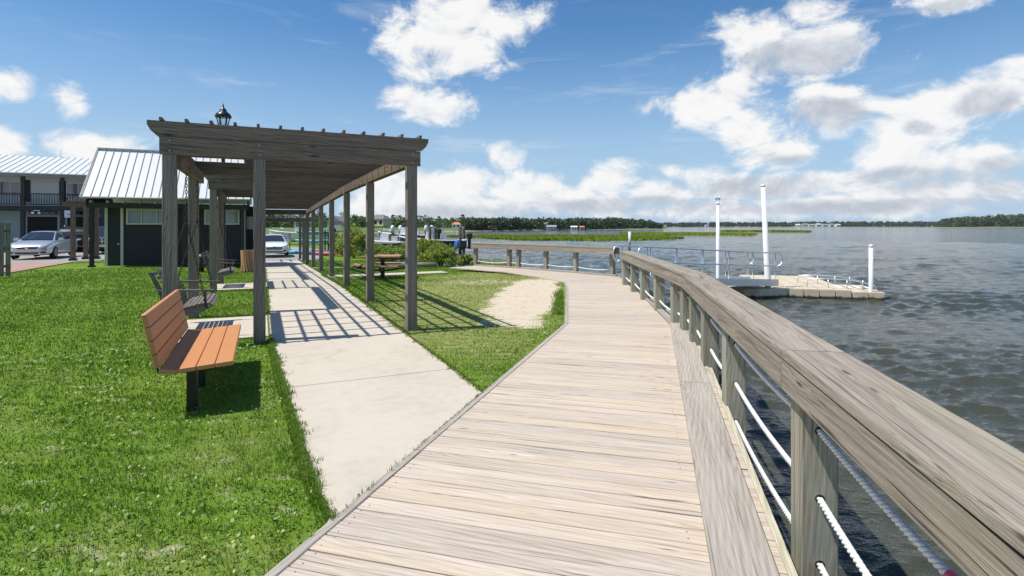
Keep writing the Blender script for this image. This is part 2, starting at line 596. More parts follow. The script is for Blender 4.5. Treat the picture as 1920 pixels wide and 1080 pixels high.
m, t, b = new_mat('tinted_glass')
M_GLASS = m
b.inputs['Base Color'].default_value = (0.018, 0.024, 0.03, 1)
b.inputs['Roughness'].default_value = 0.04
b.inputs['Specular IOR Level'].default_value = 0.8
n_ = t.noise(t.node('ShaderNodeTexCoord').outputs['Object'], 1.5, 2)
bump(t, b, n_, 0.05, 0.02)
m, t, b = new_mat('pale_window_glass')
M_WIN = m
c_, r_ = objcoord(t)
t.l.new(t.ramp(t.noise(c_, 0.9, 2), [(0.3, (0.17, 0.19, 0.21)), (0.7, (0.33, 0.35, 0.37))]), b.inputs['Base Color'])
b.inputs['Roughness'].default_value = 0.06
b.inputs['Specular IOR Level'].default_value = 0.7
m, t, b = new_mat('lamp_glass')
M_LAMPGLASS = m
b.inputs['Base Color'].default_value = (0.85, 0.9, 0.92, 1)
b.inputs['Transmission Weight'].default_value = 0.9
b.inputs['Roughness'].default_value = 0.12
b.inputs['IOR'].default_value = 1.05

# concrete: light, lightly stained, broom finish
m, t, b = new_mat('pale_concrete')
M_CONC = m
c_ = t.node('ShaderNodeTexCoord').outputs['Object']
n1 = t.noise(c_, 0.8, 6, 0.62)
n2 = t.noise(c_, 9, 5, 0.65)
n3 = t.noise(t.mapping(c_, scale=(30, 2.5, 1)), 3.0, 3, 0.6)
col = t.ramp(t.m('ADD', t.m('MULTIPLY', n1, 0.6), t.m('MULTIPLY', n2, 0.4)), [(0.30, (0.42, 0.37, 0.30)), (0.50, (0.50, 0.445, 0.365)), (0.72, (0.54, 0.485, 0.405))])
st = t.noise(c_, 1.9, 3, 0.5, 1.0)
col = t.mix(t.rng(st, 0.60, 0.74, 0, 0.30), col, (0.30, 0.26, 0.20))
sp = t.voronoi(c_, 5.0)
col = t.mix(t.rng(sp, 0.02, 0.05, 0.55, 0.0), col, (0.16, 0.13, 0.10))
t.l.new(col, b.inputs['Base Color'])
b.inputs['Roughness'].default_value = 0.9
bump(t, b, t.m('ADD', n2, t.m('MULTIPLY', n3, 0.7)), 0.25, 0.004)

# rope
m, t, b = new_mat('white_rope')
M_ROPE = m
c_ = t.node('ShaderNodeTexCoord').outputs['Object']
t.l.new(t.ramp(t.noise(c_, 30, 3), [(0.3, (0.60, 0.60, 0.57)), (0.7, (0.80, 0.80, 0.78))]), b.inputs['Base Color'])
b.inputs['Roughness'].default_value = 0.7
bump(t, b, t.noise(c_, 400, 2), 0.3, 0.002)

# ------------------------------------------------------------------ lie of the land
TH = R(24.7)                              # the pergola, walk and buildings share one bearing
PX, PY = -1.62, 8.74                      # foot of the pergola's near water-side post
CT, ST = math.cos(TH), math.sin(TH)
WATER = -0.9


def site(s, t):
    return (PX + s * CT - t * ST, PY + s * ST + t * CT)


def to_site(x, y):
    dx, dy = x - PX, y - PY
    return dx * CT + dy * ST, -dx * ST + dy * CT


def sstep(a, b, v):
    k = np.clip((v - a) / (b - a), 0, 1)
    return k * k * (3 - 2 * k)


def gz(x, y):
    s, t = to_site(x, y)
    return -np.minimum(0.021 * np.maximum(0, t - 6.6), 0.55) * (0.3 + 0.7 * sstep(-7, -2.8, s))


def gzs(s, t):
    x, y = site(s, t)
    return float(gz(x, y))


_fd = rng.normal(size=(14, 2)); _fd /= np.linalg.norm(_fd, axis=1)[:, None]
_fp = rng.uniform(0, 6.28, 14); _fs = rng.uniform(0.6, 2.4, 14)


def fnoise(x, y, sc=1.0):
    v = 0
    for d, p, s in zip(_fd, _fp, _fs):
        v = v + np.sin((x * d[0] + y * d[1]) * sc * s * 2.2 + p)
    return v / 5.0


SHORE = [(0.3, -9), (0.1, 2), (1.7, 9), (2.35, 13.5), (2.2, 16.5), (0.7, 20.0), (-1.1, 22.4), (-1.9, 24.5), (-3.4, 26.5),
         (-6.2, 31), (-8.9, 38), (-12.2, 47), (-15.5, 56), (-19, 66), (-27, 80), (-50, 96), (-150, 120), (-150, -9)]


def in_poly(x, y, poly):
    ins = np.zeros(np.shape(x), bool)
    n = len(poly)
    for i in range(n):
        (x0, y0), (x1, y1) = poly[i], poly[(i + 1) % n]
        c = (y0 > y) != (y1 > y)
        xi = (x1 - x0) * (y - y0) / ((y1 - y0) if y1 != y0 else 1e-9) + x0
        ins ^= c & (x < xi)
    return ins


def shore_dist(x, y):
    d = np.full(np.shape(x), 1e9)
    for (x0, y0), (x1, y1) in zip(SHORE[:-1], SHORE[1:]):
        ex, ey = x1 - x0, y1 - y0
        k = np.clip(((x - x0) * ex + (y - y0) * ey) / (ex * ex + ey * ey), 0, 1)
        d = np.minimum(d, np.hypot(x - x0 - k * ex, y - y0 - k * ey))
    return np.where(in_poly(x, y, SHORE), d, -d)


def ground_h(x, y):
    d = shore_dist(x, y)
    h = gz(x, y) - 0.020 + 0.006 * fnoise(x, y, 0.5)
    return np.where(d > 0.5, h, h + (-1.7 - h) * sstep(0.5, -1.2, d))


def sand_amt(x, y):
    q = ((x - (0.36 + 0.10 * (y - 12.8))) / 0.86) ** 2 + ((y - 13.2) / 4.8) ** 2
    a = sstep(1.15, 0.55, q + 0.22 * fnoise(x * 1.6, y * .8, 1.3))
    q2 = ((x + 0.9) / 1.3) ** 2 + ((y - 16.3) / 0.9) ** 2
    return np.maximum(a, 0.4 * sstep(1.1, 0.4, q2 + 0.25 * fnoise(x, y, 2.0)))


def dry_amt(x, y):
    q = ((x + 0.7) / 2.6) ** 2 + ((y - 14.5) / 7.5) ** 2
    a = 0.75 * sstep(1.3, 0.3, q + 0.22 * fnoise(x, y, 0.7))
    near = 0.24 * sstep(0.15, 1.0, fnoise(x + 3, y, 1.1) + 0.6 * fnoise(x, y, 3.2)) * sstep(-9, -1.5, x)
    return np.maximum(a, near)


# ground: one sheet, fine where the camera stands
xs = np.concatenate([np.arange(-150, -60, 6.0), np.arange(-60, -14, 1.0), np.arange(-14, 3.2, 0.17), np.arange(3.2, 12, 1.5)])
ys = np.concatenate([np.arange(-8, 0, 1.0), np.arange(0, 27, 0.2), np.arange(27, 60, 0.8), np.arange(60, 126, 3.0)])
GX, GY = np.meshgrid(xs, ys)
GH = ground_h(GX, GY)
nx, ny = len(xs), len(ys)
verts = np.stack([GX.ravel(), GY.ravel(), GH.ravel()], 1)
ii = (np.arange(ny - 1)[:, None] * nx + np.arange(nx - 1)[None, :]).ravel()
faces = np.stack([ii, ii + 1, ii + nx + 1, ii + nx], 1)


def np_mesh(name, verts, faces, smooth=True):
    me = bpy.data.meshes.new(name)
    nv, nf, k = len(verts), len(faces), faces.shape[1]
    me.vertices.add(nv)
    me.vertices.foreach_set('co', np.asarray(verts, np.float32).ravel())
    me.loops.add(nf * k)
    me.loops.foreach_set('vertex_index', faces.astype(np.int32).ravel())
    me.polygons.add(nf)
    me.polygons.foreach_set('loop_start', np.arange(0, nf * k, k, dtype=np.int32))
    me.polygons.foreach_set('loop_total', np.full(nf, k, np.int32))
    me.polygons.foreach_set('use_smooth', np.full(nf, smooth))
    me.update(calc_edges=True)
    me.validate()
    return me


me = np_mesh('ground', verts, faces)
for nm, fn in (('sand', sand_amt), ('dry', dry_amt)):
    at = me.attributes.new(nm, 'FLOAT', 'POINT')
    at.data.foreach_set('value', fn(GX, GY).ravel().astype(np.float32))
m, t, b = new_mat('lawn_soil')
M_LAWN = m
pos = t.node('ShaderNodeNewGeometry').outputs['Position']
sa = t.node('ShaderNodeAttribute', attribute_name='sand').outputs['Fac']
da = t.node('ShaderNodeAttribute', attribute_name='dry').outputs['Fac']
n1 = t.noise(pos, 0.35, 5, 0.6)
n2 = t.noise(pos, 7, 6, 0.7)
n3 = t.noise(pos, 55, 4, 0.7)
col = t.ramp(t.m('ADD', t.m('MULTIPLY', n1, 0.35), t.m('MULTIPLY', n3, 0.65)),
             [(0.30, (0.060, 0.105, 0.010)), (0.5, (0.120, 0.205, 0.020)), (0.72, (0.190, 0.290, 0.040))])
col = t.mix(t.m('MULTIPLY', da, t.rng(n2, 0.35, 0.6, 0.2, 0.85)), col, (0.36, 0.32, 0.15))
n4 = t.noise(t.mapping(pos, scale=(0.8, 2.2, 1)), 2.2, 6, 0.7)
sf = t.rng(t.m('ADD', sa, t.m('MULTIPLY', t.m('ADD', t.m('SUBTRACT', n2, 0.5), t.m('SUBTRACT', n4, 0.5)), 2.2)), 0.22, 0.85, 0, 1)
sandc = t.ramp(t.m('ADD', t.m('MULTIPLY', n2, .5), t.m('MULTIPLY', n3, .5)), [(0.3, (0.50, 0.42, 0.31)), (0.6, (0.58, 0.50, 0.385)), (0.8, (0.64, 0.565, 0.45))])
col = t.mix(sf, col, sandc)
# mud on the bank
sz = t.node('ShaderNodeSeparateXYZ'); t.put(sz.inputs[0], pos)
col = t.mix(t.rng(sz.outputs[2], -0.75, -0.55, 1, 0), col, (0.09, 0.075, 0.05))
t.l.new(col, b.inputs['Base Color'])
b.inputs['Roughness'].default_value = 0.95
b.inputs['Specular IOR Level'].default_value = 0.1
bump(t, b, t.m('ADD', n3, n2), 0.6, 0.02)
g = link('ground', me, M_LAWN)
tag(g, 'mown green lawn with a worn sandy patch beside the boardwalk', 'lawn', kind='structure')

# ------------------------------------------------------------------ water: real waves near, carried on to the horizon
NA, = (760,)
th = np.linspace(R(-78), R(80), NA)
r = [1.3]
while r[-1] < 110: r.append(r[-1] * 1.0068)
while r[-1] < 3900: r.append(r[-1] * 1.035)
r = np.array(r)
RR, TT = np.meshgrid(r, th, indexing='ij')
WX, WY = RR * np.sin(TT) + 0.6, RR * np.cos(TT) - 0.3
cell = np.maximum(RR * (th[1] - th[0]), 0.004 * RR)
wz = np.zeros_like(WX); dxw = np.zeros_like(WX); dyw = np.zeros_like(WX)
wr = np.random.default_rng(11)
main = R(258)                                  # wind sea running in from the open water
for k in range(84):
    lam = 0.19 * (9.0) ** (wr.random() ** 1.05)
    a = main + wr.normal() * (0.42 if lam > 1 else 0.62)
    amp = 0.0082 * lam ** 0.72 * (0.6 + 0.8 * wr.random()) * (1.0 if lam < 0.8 else 0.72)
    kx, ky = math.cos(a) * 2 * math.pi / lam, math.sin(a) * 2 * math.pi / lam
    fade = sstep(2.0, 4.5, lam / cell) * amp
    ph = WX * kx + WY * ky + wr.random() * 6.28
    wz += fade * np.sin(ph)
    c = fade * np.cos(ph) * 0.85
    dxw += c * math.cos(a); dyw += c * math.sin(a)
group = 0.70 + 0.40 * np.clip(fnoise(WX * .10, WY * .16, 1.0), -1, 1)
wz *= group
wv = np.stack([(WX + dxw * group).ravel(), (WY + dyw * group).ravel(), (WATER + wz).ravel()], 1)
ii = (np.arange(len(r) - 1)[:, None] * NA + np.arange(NA - 1)[None, :]).ravel()
wf = np.stack([ii, ii + NA, ii + NA + 1, ii + 1], 1)
m, t, b = new_mat('river_water')
M_WATER = m
pos = t.node('ShaderNodeNewGeometry').outputs['Position']
mur = t.noise(t.mapping(pos, scale=(0.05, 0.09, 0)), 1.0, 3, 0.5)
t.l.new(t.ramp(mur, [(0.3, (0.040, 0.045, 0.030)), (0.7, (0.056, 0.060, 0.042))]), b.inputs['Base Color'])
b.inputs['Roughness'].default_value = 0.07
b.inputs['IOR'].default_value = 1.33
d = t.vm('LENGTH', pos)
w1 = t.noise(t.mapping(pos, rot=(0, 0, R(-12)), scale=(1.0, 2.0, 1)), 2.6, 5, 0.62, 0.3)
w2 = t.noise(t.mapping(pos, rot=(0, 0, R(18)), scale=(0.7, 1.9, 1)), 0.75, 4, 0.6, 0.3)
far = t.rng(d, 25, 110, 0, 1, True)
w3 = t.noise(t.mapping(pos, rot=(0, 0, R(6)), scale=(1.0, 1.7, 1)), 8.5, 3, 0.6, 0.4)
w4 = t.noise(pos, 24, 2, 0.5, 0.2)
rip = t.m('ADD', t.m('MULTIPLY', w3, 0.020), t.m('MULTIPLY', w4, 0.0042))
h = t.m('ADD', t.m('ADD', t.m('MULTIPLY', w1, 0.050), rip), t.m('MULTIPLY', t.m('MULTIPLY', w2, far), 0.12))
nd = t.node('ShaderNodeBump'); nd.inputs['Strength'].default_value = 1.0; nd.inputs['Distance'].default_value = 1.0
t.put(nd.inputs['Height'], h)
t.l.new(nd.outputs[0], b.inputs['Normal'])
w = link('water', np_mesh('water', wv, wf), M_WATER)
tag(w, 'choppy grey-green river water reaching to the far shore', 'water', kind='structure')


# ------------------------------------------------------------------ sheets laid on the ground
def clip(poly, a, b, c):
    """keep the side a*x + b*y <= c"""
    out = []
    n = len(poly)
    for i in range(n):
        p, q = poly[i], poly[(i + 1) % n]
        dp, dq = a * p[0] + b * p[1] - c, a * q[0] + b * q[1] - c
        if dp <= 0: out.append(p)
        if (dp < 0 < dq) or (dq < 0 < dp):
            k = dp / (dp - dq)
            out.append((p[0] + k * (q[0] - p[0]), p[1] + k * (q[1] - p[1])))
    return out


def area(p):
    return abs(sum(p[i][0] * p[(i + 1) % len(p)][1] - p[(i + 1) % len(p)][0] * p[i][1] for i in range(len(p)))) / 2


# concrete walk, slab by slab (outline in site coordinates)
WALK = [(-0.17, 26.5), (-0.17, -2.72), to_site(-0.30, 5.40), to_site(-1.02, 3.02), to_site(-1.40, 3.70), to_site(-1.93, 4.75), to_site(-2.55, 5.95), (-2.06, -0.2), (-2.08, 26.5)]
walk = tag(empty('concrete_walk', (PX, PY, 0), TH), 'pale concrete walk running under the pergola to the boardwalk', 'walk', kind='structure')


def slab(poly, lift, parent, name='slab', mat=M_CONC, thick=0.10):
    n = len(poly)
    if sum(poly[i][0] * poly[(i + 1) % n][1] - poly[(i + 1) % n][0] * poly[i][1] for i in range(n)) < 0:
        poly = poly[::-1]
    zs = [gzs(*p) + lift for p in poly]
    mb = MB()
    mb.add([(p[0], p[1], z) for p, z in zip(poly, zs)] + [(p[0], p[1], z - thick) for p, z in zip(poly, zs)],
           [tuple(range(n))] + [(i, n + i, n + (i + 1) % n, (i + 1) % n) for i in range(n)])
    return mb.build(name, mat, parent)


cuts = [-9, -2.62, 0.55, 3.6, 6.6, 9.7, 12.8, 15.9, 19.0, 22.0, 24.4, 26.6]
for a_, b_ in zip(cuts[:-1], cuts[1:]):
    p = clip(clip(WALK, 0, -1, -(a_ + 0.006)), 0, 1, b_ - 0.006)
    if len(p) > 2:
        slab(p, 0.004, walk)
PADS = [(0.35, 2.45), (7.5, 9.6)]
for (a_, b_) in PADS:
    slab([(-3.42, a_), (-2.09, a_), (-2.09, b_), (-3.42, b_)], 0.002, walk)
slab([(-0.16, 10.6), (4.2, 10.9), (4.2, 11.9), (-0.16, 11.7)], 0.006, walk)      # pad towards the picnic table
slab([(-0.16, 17.2), (6.0, 15.4), (6.0, 15.75), (-0.16, 17.6)], 0.004, walk)

m, t, b = new_mat('red_brick_paving')
M_BRICK = m
c_ = t.node('ShaderNodeTexCoord').outputs['Object']
br = t.node('ShaderNodeTexBrick')
t.put(br.inputs['Vector'], c_)
br.inputs['Scale'].default_value = 5
br.inputs['Color1'].default_value = (0.30, 0.16, 0.12, 1); br.inputs['Color2'].default_value = (0.40, 0.25, 0.20, 1); br.inputs['Mortar'].default_value = (0.25, 0.20, 0.17, 1)
t.l.new(t.mix(t.rng(t.noise(c_, 2, 4), 0.4, 0.7, 0, 0.5), br.outputs[0], (0.42, 0.33, 0.27)), b.inputs['Base Color'])
b.inputs['Roughness'].default_value = 0.9
m, t, b = new_mat('pale_asphalt')
M_LOT = m
c_ = t.node('ShaderNodeTexCoord').outputs['Object']
t.l.new(t.ramp(t.m('ADD', t.m('MULTIPLY', t.noise(c_, 0.5, 5), .6), t.m('MULTIPLY', t.noise(c_, 30, 3), .4)), [(0.3, (0.20, 0.19, 0.18)), (0.7, (0.36, 0.34, 0.31))]), b.inputs['Base Color'])
b.inputs['Roughness'].default_value = 0.95


def sheet(name, poly, lift, mat, label, cat, step=1.0):
    """a paved sheet that follows the ground (site coordinates)"""
    root = None
    mb = MB()
    x0, x1 = min(p[0] for p in poly), max(p[0] for p in poly)
    y0, y1 = min(p[1] for p in poly), max(p[1] for p in poly)
    x = x0
    while x < x1:
        y = y0
        while y < y1:
            c = clip(clip(clip(clip(poly, -1, 0, -x), 1, 0, x + step), 0, -1, -y), 0, 1, y + step)
            if len(c) > 2 and area(c) > 1e-5:
                mb.add([(p[0], p[1], gzs(*p) + lift) for p in c], [tuple(range(len(c)))])
            y += step
        x += step
    o = mb.build(name, mat, None, (PX, PY, 0), (0, 0, TH))
    return tag(o, label, cat, kind='structure')


LOT = [(-60, 24.6), (-12.4, 24.6), (-8.2, 26.2), (-2.0, 26.6), (1.2, 26.6), (3.0, 45), (0, 58), (-60, 58)]
BRICK = [(-19.5, 16.6), (-17.2, 17.6), (-14.6, 18.9), (-12.9, 19.2), (-10.6, 17.4), (-10.6, 25), (-22, 25), (-21.5, 21.0), (-18.6, 19.6)]
sheet('parking_lot', LOT, 0.00, M_LOT, 'pale parking lot where the cars stand', 'parking lot', 1.5)
sheet('brick_path', BRICK, 0.012, M_BRICK, 'red brick path between the lawn and the shed', 'path', 0.7)

# ------------------------------------------------------------------ boardwalk
bw = tag(empty('boardwalk', (0.6, 6.0, 0)), 'bleached timber boardwalk curving along the water', 'boardwalk', kind='structure')
BW = Vector((0.6, 6.0, 0))


def plank_section(poly, d, w, right_trim=0.0):
    d = Vector((d[0], d[1])).normalized()
    e = Vector((d.y, -d.x))                         # board direction, to the right
    q0 = min(p[0] * d.x + p[1] * d.y for p in poly)
    q1 = max(p[0] * d.x + p[1] * d.y for p in poly)
    q = q0
    while q < q1:
        gap = 0.006 + 0.009 * random.random() ** 2.0
        c = clip(clip(poly, -d.x, -d.y, -(q + gap / 2)), d.x, d.y, q + w - gap / 2)
        if len(c) > 2 and area(c) > 0.004:
            us = [(p[0] * e.x + p[1] * e.y, p[0] * d.x + p[1] * d.y) for p in c]
            uc = sum(u[0] for u in us) / len(us); vc = q + w / 2
            loc = [(u[0] - uc, u[1] - vc) for u in us]
            n = len(loc)
            if sum(loc[i][0] * loc[(i + 1) % n][1] - loc[(i + 1) % n][0] * loc[i][1] for i in range(n)) < 0:
                loc = loc[::-1]
            ease = 0.0035
            k = [(x * (1 - ease / max(0.4, abs(uc) + 0.6)), y * (1 - 2 * ease / w)) for (x, y) in loc]
            mb = MB()
            mb.add([(x, y, 0.0) for x, y in k] + [(x, y, -ease) for x, y in loc] + [(x, y, -0.036) for x, y in loc],
                   [tuple(range(n))] + [(i, n + i, n + (i + 1) % n, (i + 1) % n) for i in range(n)]
                   + [(n + i, 2 * n + i, 2 * n + (i + 1) % n, n + (i + 1) % n) for i in range(n)] + [tuple(range(3 * n - 1, 2 * n - 1, -1))])
            wx = e.x * uc + d.x * vc; wy = e.y * uc + d.y * vc
            mb.build('plank', W_DECK, bw, (wx - BW.x, wy - BW.y, random.uniform(-0.0025, 0.0)),
                     (random.uniform(-.004, .004), random.uniform(-.001, .001), math.atan2(e.y, e.x)))
        q += w


Lx = lambda y: -1.132 + 0.31 * (y - 2.566)
Rx = lambda y: 0.943 + 0.26 * (y - 2.565)
SA = [(Lx(-1.2) + .03, -1.2), (Rx(-1.2) + 0.36, -1.2), (2.98, 8.97), (0.92, 9.2)]
SB = [(0.925, 9.21), (2.985, 8.98), (3.60, 14.5), (3.72, 16.9), (1.56, 16.0), (1.50, 14.6)]
SCc = [(1.555, 16.01), (3.72, 16.91), (3.78, 18.25), (-1.25, 23.05), (-2.5, 21.75), (-0.3, 19.7), (0.85, 17.7)]
plank_section(SA, (0.264, 0.9645), 0.1435)
plank_section(SB, (0.10, 0.995), 0.1435)
plank_section(SCc, (-0.62, 0.785), 0.1435)


def mitre_boards(name, line, o0, o1, z0, z1, mat, parent, base, gap=0.003, maxlen=None):
    """boards along a bent line between two offsets to its right, mitred at the bends"""
    P2 = [Vector(p) for p in line]
    n = len(P2)
    dirs = [(P2[i + 1] - P2[i]).normalized() for i in range(n - 1)]

    def off(i, o):
        if i == 0: d = dirs[0]; return P2[0] + Vector((d.y, -d.x)) * o
        if i == n - 1: d = dirs[-1]; return P2[-1] + Vector((d.y, -d.x)) * o
        a, c = dirs[i - 1], dirs[i]
        na, nc = Vector((a.y, -a.x)), Vector((c.y, -c.x))
        bis = (na + nc).normalized()
        return P2[i] + bis * (o / bis.dot(na))
    for i in range(n - 1):
        d = dirs[i]
        L = (P2[i + 1] - P2[i]).length
        parts = 1 if not maxlen else max(1, round(L / maxlen))
        a0, a1, b0, b1 = off(i, o0), off(i, o1), off(i + 1, o0), off(i + 1, o1)
        for k in range(parts):
            f0, f1 = k / parts, (k + 1) / parts
            q = [a0.lerp(b0, f0) + d * gap / 2, a0.lerp(b0, f1) - d * gap / 2, a1.lerp(b1, f1) - d * gap / 2, a1.lerp(b1, f0) + d * gap / 2]
            mid = (q[0] + q[1] + q[2] + q[3]) / 4
            rz = math.atan2(d.y, d.x)
            loc = []
            for p in q:
                v = p - mid
                loc.append((v.x * d.x + v.y * d.y, -v.x * d.y + v.y * d.x))
            bm = bmesh.new()
            vb = [bm.verts.new((x, y, -(z1 - z0) / 2)) for x, y in loc]
            vt = [bm.verts.new((x, y, (z1 - z0) / 2)) for x, y in loc]
            bm.faces.new(vb); bm.faces.new(vt[::-1])
            for j in range(4):
                bm.faces.new((vb[j], vt[j], vt[(j + 1) % 4], vb[(j + 1) % 4]))
            bmesh.ops.recalc_face_normals(bm, faces=bm.faces[:])
            bmesh.ops.bevel(bm, geom=bm.edges[:], offset=0.004, segments=2, affect='EDGES')
            me = bpy.data.meshes.new(name)
            bm.to_mesh(me); bm.free()
            link(name, me, mat, parent, (mid.x - base.x, mid.y - base.y, (z0 + z1) / 2 - base.z), (0, 0, rz))


KERB = [(Rx(-1.2), -1.2), (Rx(9.05), 9.05), (3.256, 14.5), (3.38, 16.15)]
mitre_boards('kerb_board', KERB, 0.0, 0.295, 0.001, 0.042, W_KERB, bw, BW, maxlen=4.2)
mitre_boards('rim_beam', KERB, 0.305, 0.40, -0.27, -0.012, W_PALE, bw, BW, maxlen=4.2)
mitre_boards('stringer', KERB, -0.1, 0.0, -0.30, -0.04, W_PALE, bw, BW)
KERBC = [(3.42, 17.85), (2.25, 19.15), (0.25, 21.25), (-1.55, 22.75)]
mitre_boards('kerb_board', KERBC, -0.02, 0.20, 0.001, 0.042, W_KERB, bw, BW)
mitre_boards('rim_beam', KERBC, 0.21, 0.29, -0.27, -0.012, W_PALE, bw, BW)
mitre_boards('edge_strip', [(Lx(-1.2), -1.2), (Lx(9.2), 9.2), (1.49, 14.6), (1.545, 16.0)], -0.035, 0.025, -0.05, 0.006, W_KERB, bw, BW, maxlen=5)
for k in range(8):                                   # piles under the water side
    y = 0.5 + k * 2.3
    x = Rx(y) + 0.15 if y < 9 else 3.2
    mb = MB(); mb.tube([(0, 0, -2.6), (0, 0, -0.3)], 0.13, 12)
    mb.build('pile', W_RPOST, bw, (x - BW.x, y - BW.y, 0))
# nail heads on the near planks
mb = MB()
for k in range(46):
    q = 2.3 + k * 0.1435
    for f in (0.04, 0.95):
        if random.random() < 0.35: continue
        for s_ in (-0.035, 0.035):
            qq = q + s_ + random.uniform(-.008, .008)
            y = qq / 0.9645 * 0.93
            x = Lx(y) + f * (Rx(y) - Lx(y)) + random.uniform(-.012, .012)
            mb.lathe([(0.0034, 0.0), (0.0034, 0.0012)], 6, (x - BW.x, y - BW.y, 0.0))
o = mb.build('nail_heads', M_CHAIN, bw); o['kind'] = 'stuff'

# ------------------------------------------------------------------ rope railing along the water
CAP = [(0.895, -1.04), (1.72, 3.08), (2.76, 8.26), (3.27, 15.55)]


def cap_x(y):
    for (x0, y0), (x1, y1) in zip(CAP[:-1], CAP[1:]):
        if y <= y1:
            break
    k = (y - y0) / (y1 - y0)
    return x0 + k * (x1 - x0), math.atan2(y1 - y0, x1 - x0) - math.pi / 2


def rope_mesh(p0, p1, sag, rad, twist):
    p0 = Vector(p0); p1 = Vector(p1)
    L = (p1 - p0).length
    mb = MB()
    if twist:
        n = max(12, int(L / 0.011))
        for s_ in range(3):
            pts = []
            for i in range(n + 1):
                k = i / n
                c = p0.lerp(p1, k) - Vector((0, 0, sag * 4 * k * (1 - k)))
                a = k * L / 0.096 * 2 * math.pi + s_ * 2.0944
                side = Vector((p1.y - p0.y, p0.x - p1.x, 0)).normalized()
                pts.append(c + (side * math.cos(a) + Vector((0, 0, 1)) * math.sin(a)) * rad * 0.54)
            mb.tube(pts, rad * 0.53, 7)
    else:
        n = 10
        mb.tube([p0.lerp(p1, i / n) - Vector((0, 0, sag * 4 * (i / n) * (1 - i / n))) for i in range(n + 1)], rad, 7)
    return mb


TOP_SAG = 0.035


def railing(root, cap, posts, post_w, base, near):
    mitre_boards('rail_cap', cap, -0.188, 0.155, 0.900, 0.942, W_RAIL, root, base, maxlen=None)
    mitre_boards('fascia_board', cap, -0.183, -0.141, 0.722, 0.895, W_RAIL, root, base, maxlen=None)
    mitre_boards('fascia_board', cap, 0.108, 0.150, 0.722, 0.895, W_RAIL, root, base, maxlen=None)
    for (x, y, a) in posts:
        post('post', x - base.x, y - base.y, -0.52, 0.894, post_w, W_RPOST, root, a, 0.008)
    for (x0, y0, a0), (x1, y1, a1) in zip(posts[:-1], posts[1:]):
        d = Vector((x1 - x0, y1 - y0, 0)); L = d.length; d.normalize()
        for z, sg in ((0.56, 0.035), (0.20, 0.05), (-0.15, 0.05)):
            e = d * (post_w / 2 - 0.03)
            rope_mesh((x0 - base.x + e.x, y0 - base.y + e.y, z), (x1 - base.x - e.x, y1 - base.y - e.y, z), (TOP_SAG if (near and z > .5 and y0 < 1) else sg * L / 2 * random.uniform(.8, 1.3)), 0.0175, near and y0 < 6).build('rope', M_ROPE, root)


rail1 = empty('rope_railing', (1.81, 3.39, 0), 0, 'long weathered rope railing with wide cap beside the near boardwalk', 'railing')
pl = []
for y in (0.75, 2.98, 5.1, 6.48, 7.62, 8.48, 9.15, 10.65, 12.27, 13.75, 15.35):
    x, a = cap_x(y)
    pl.append((x - 0.046, y, a))
railing(rail1, CAP, pl, 0.185, Vector((1.81, 3.39, 0)), True)
(xa_, ya_, _), (xb_, yb_, _) = pl[0], pl[1]
tp = []
for k in (0.40, 0.425, 0.445):                     # pink tape wound on the top rope
    tp.append((xa_ + (xb_ - xa_) * k - 1.81, ya_ + (yb_ - ya_) * k - 3.39, 0.56 - TOP_SAG * 4 * k * (1 - k)))
mb = MB(); mb.tube(tp, 0.0235, 12)
mb.build('tape_wrap', M_PINK, rail1)
rail1.children[-1]['label'] = 'bright pink tape on the top rope'
for (x, y, a) in pl[1:4]:                       # flat dark discs painting the shade of the rope bores
    for z in (0.56, 0.20, -0.15):
        mb = MB(); mb.lathe([(0.025, 0), (0.025, 0.003)], 14)
        o = mb.build('rope_hole_shade', M_DIM, rail1)
        d = Vector((math.sin(-a), math.cos(-a) * 1, 0))
        d = Vector((-math.sin(a), math.cos(a), 0))
        o.location = (x - 1.81 - d.x * 0.093, y - 3.39 - d.y * 0.093, z)
        o.rotation_euler = d.to_track_quat('Z', 'Y').to_euler()
rail2 = empty('rope_railing', (0.3, 21.6, 0), 0, 'far rope railing at the bend, left of the gangway', 'railing')
CAPC = [(3.45, 17.95), (2.30, 19.36), (0.30, 21.45), (-1.62, 22.95)]
pl2 = []
for (x, y) in ((3.36, 18.20), (2.28, 19.38), (1.28, 20.43), (0.27, 21.47), (-0.10, 21.76), (-1.52, 22.87)):
    pl2.append((x, y, R(46)))
railing(rail2, CAPC, pl2, 0.15, Vector((0.3, 21.6, 0)), False)

# ------------------------------------------------------------------ pergola over the walk
def zp(t):
    return gzs(-1.0, t)


pg = empty('pergola', (PX, PY, 0), TH, 'long dark timber pergola with slatted roof over the concrete walk', 'pergola')
TP = [0, 3.65, 7.3, 10.95, 14.6, 18.25, 21.9]
BUMPS = [(0.0, 2.82), (7.3, 10.05)]
PW = 0.16
for t_ in TP:
    post('post', 0, t_, zp(t_) - 0.15, 2.61 + zp(t_), PW, W_PPOST, pg, 0)
    post('post', -2.21, t_ if t_ != 3.65 else 2.90, zp(t_) - 0.15, 2.61 + zp(t_), PW, W_PPOST, pg, 0)
for (a_, b_) in BUMPS:
    for t_ in (a_, b_):
        post('post', -3.31, t_, zp(t_) - 0.15, 2.61 + zp(t_), PW, W_PPOST, pg, 0)
        o = lumber('post_bracket', (0.012, 0.16, 0.16), M_STEEL, pg, (-3.31, t_, 2.605 + zp(t_)), (0, R(90), 0), 0.002) if False else None
    beam('side_beam', (-3.31, a_ - 0.045, 2.73 + zp(a_)), (-3.31, b_ + 0.05, 2.73 + zp(b_)), 0.045, 0.235, W_PERG, pg)
    for ds in (-0.024, 0.024):
        beam('swing_beam', (-3.19 + ds, a_ + 0.0, 2.525 + zp(a_)), (-3.19 + ds, b_ - 0.0, 2.525 + zp(b_)), 0.045, 0.19, W_PERG, pg)
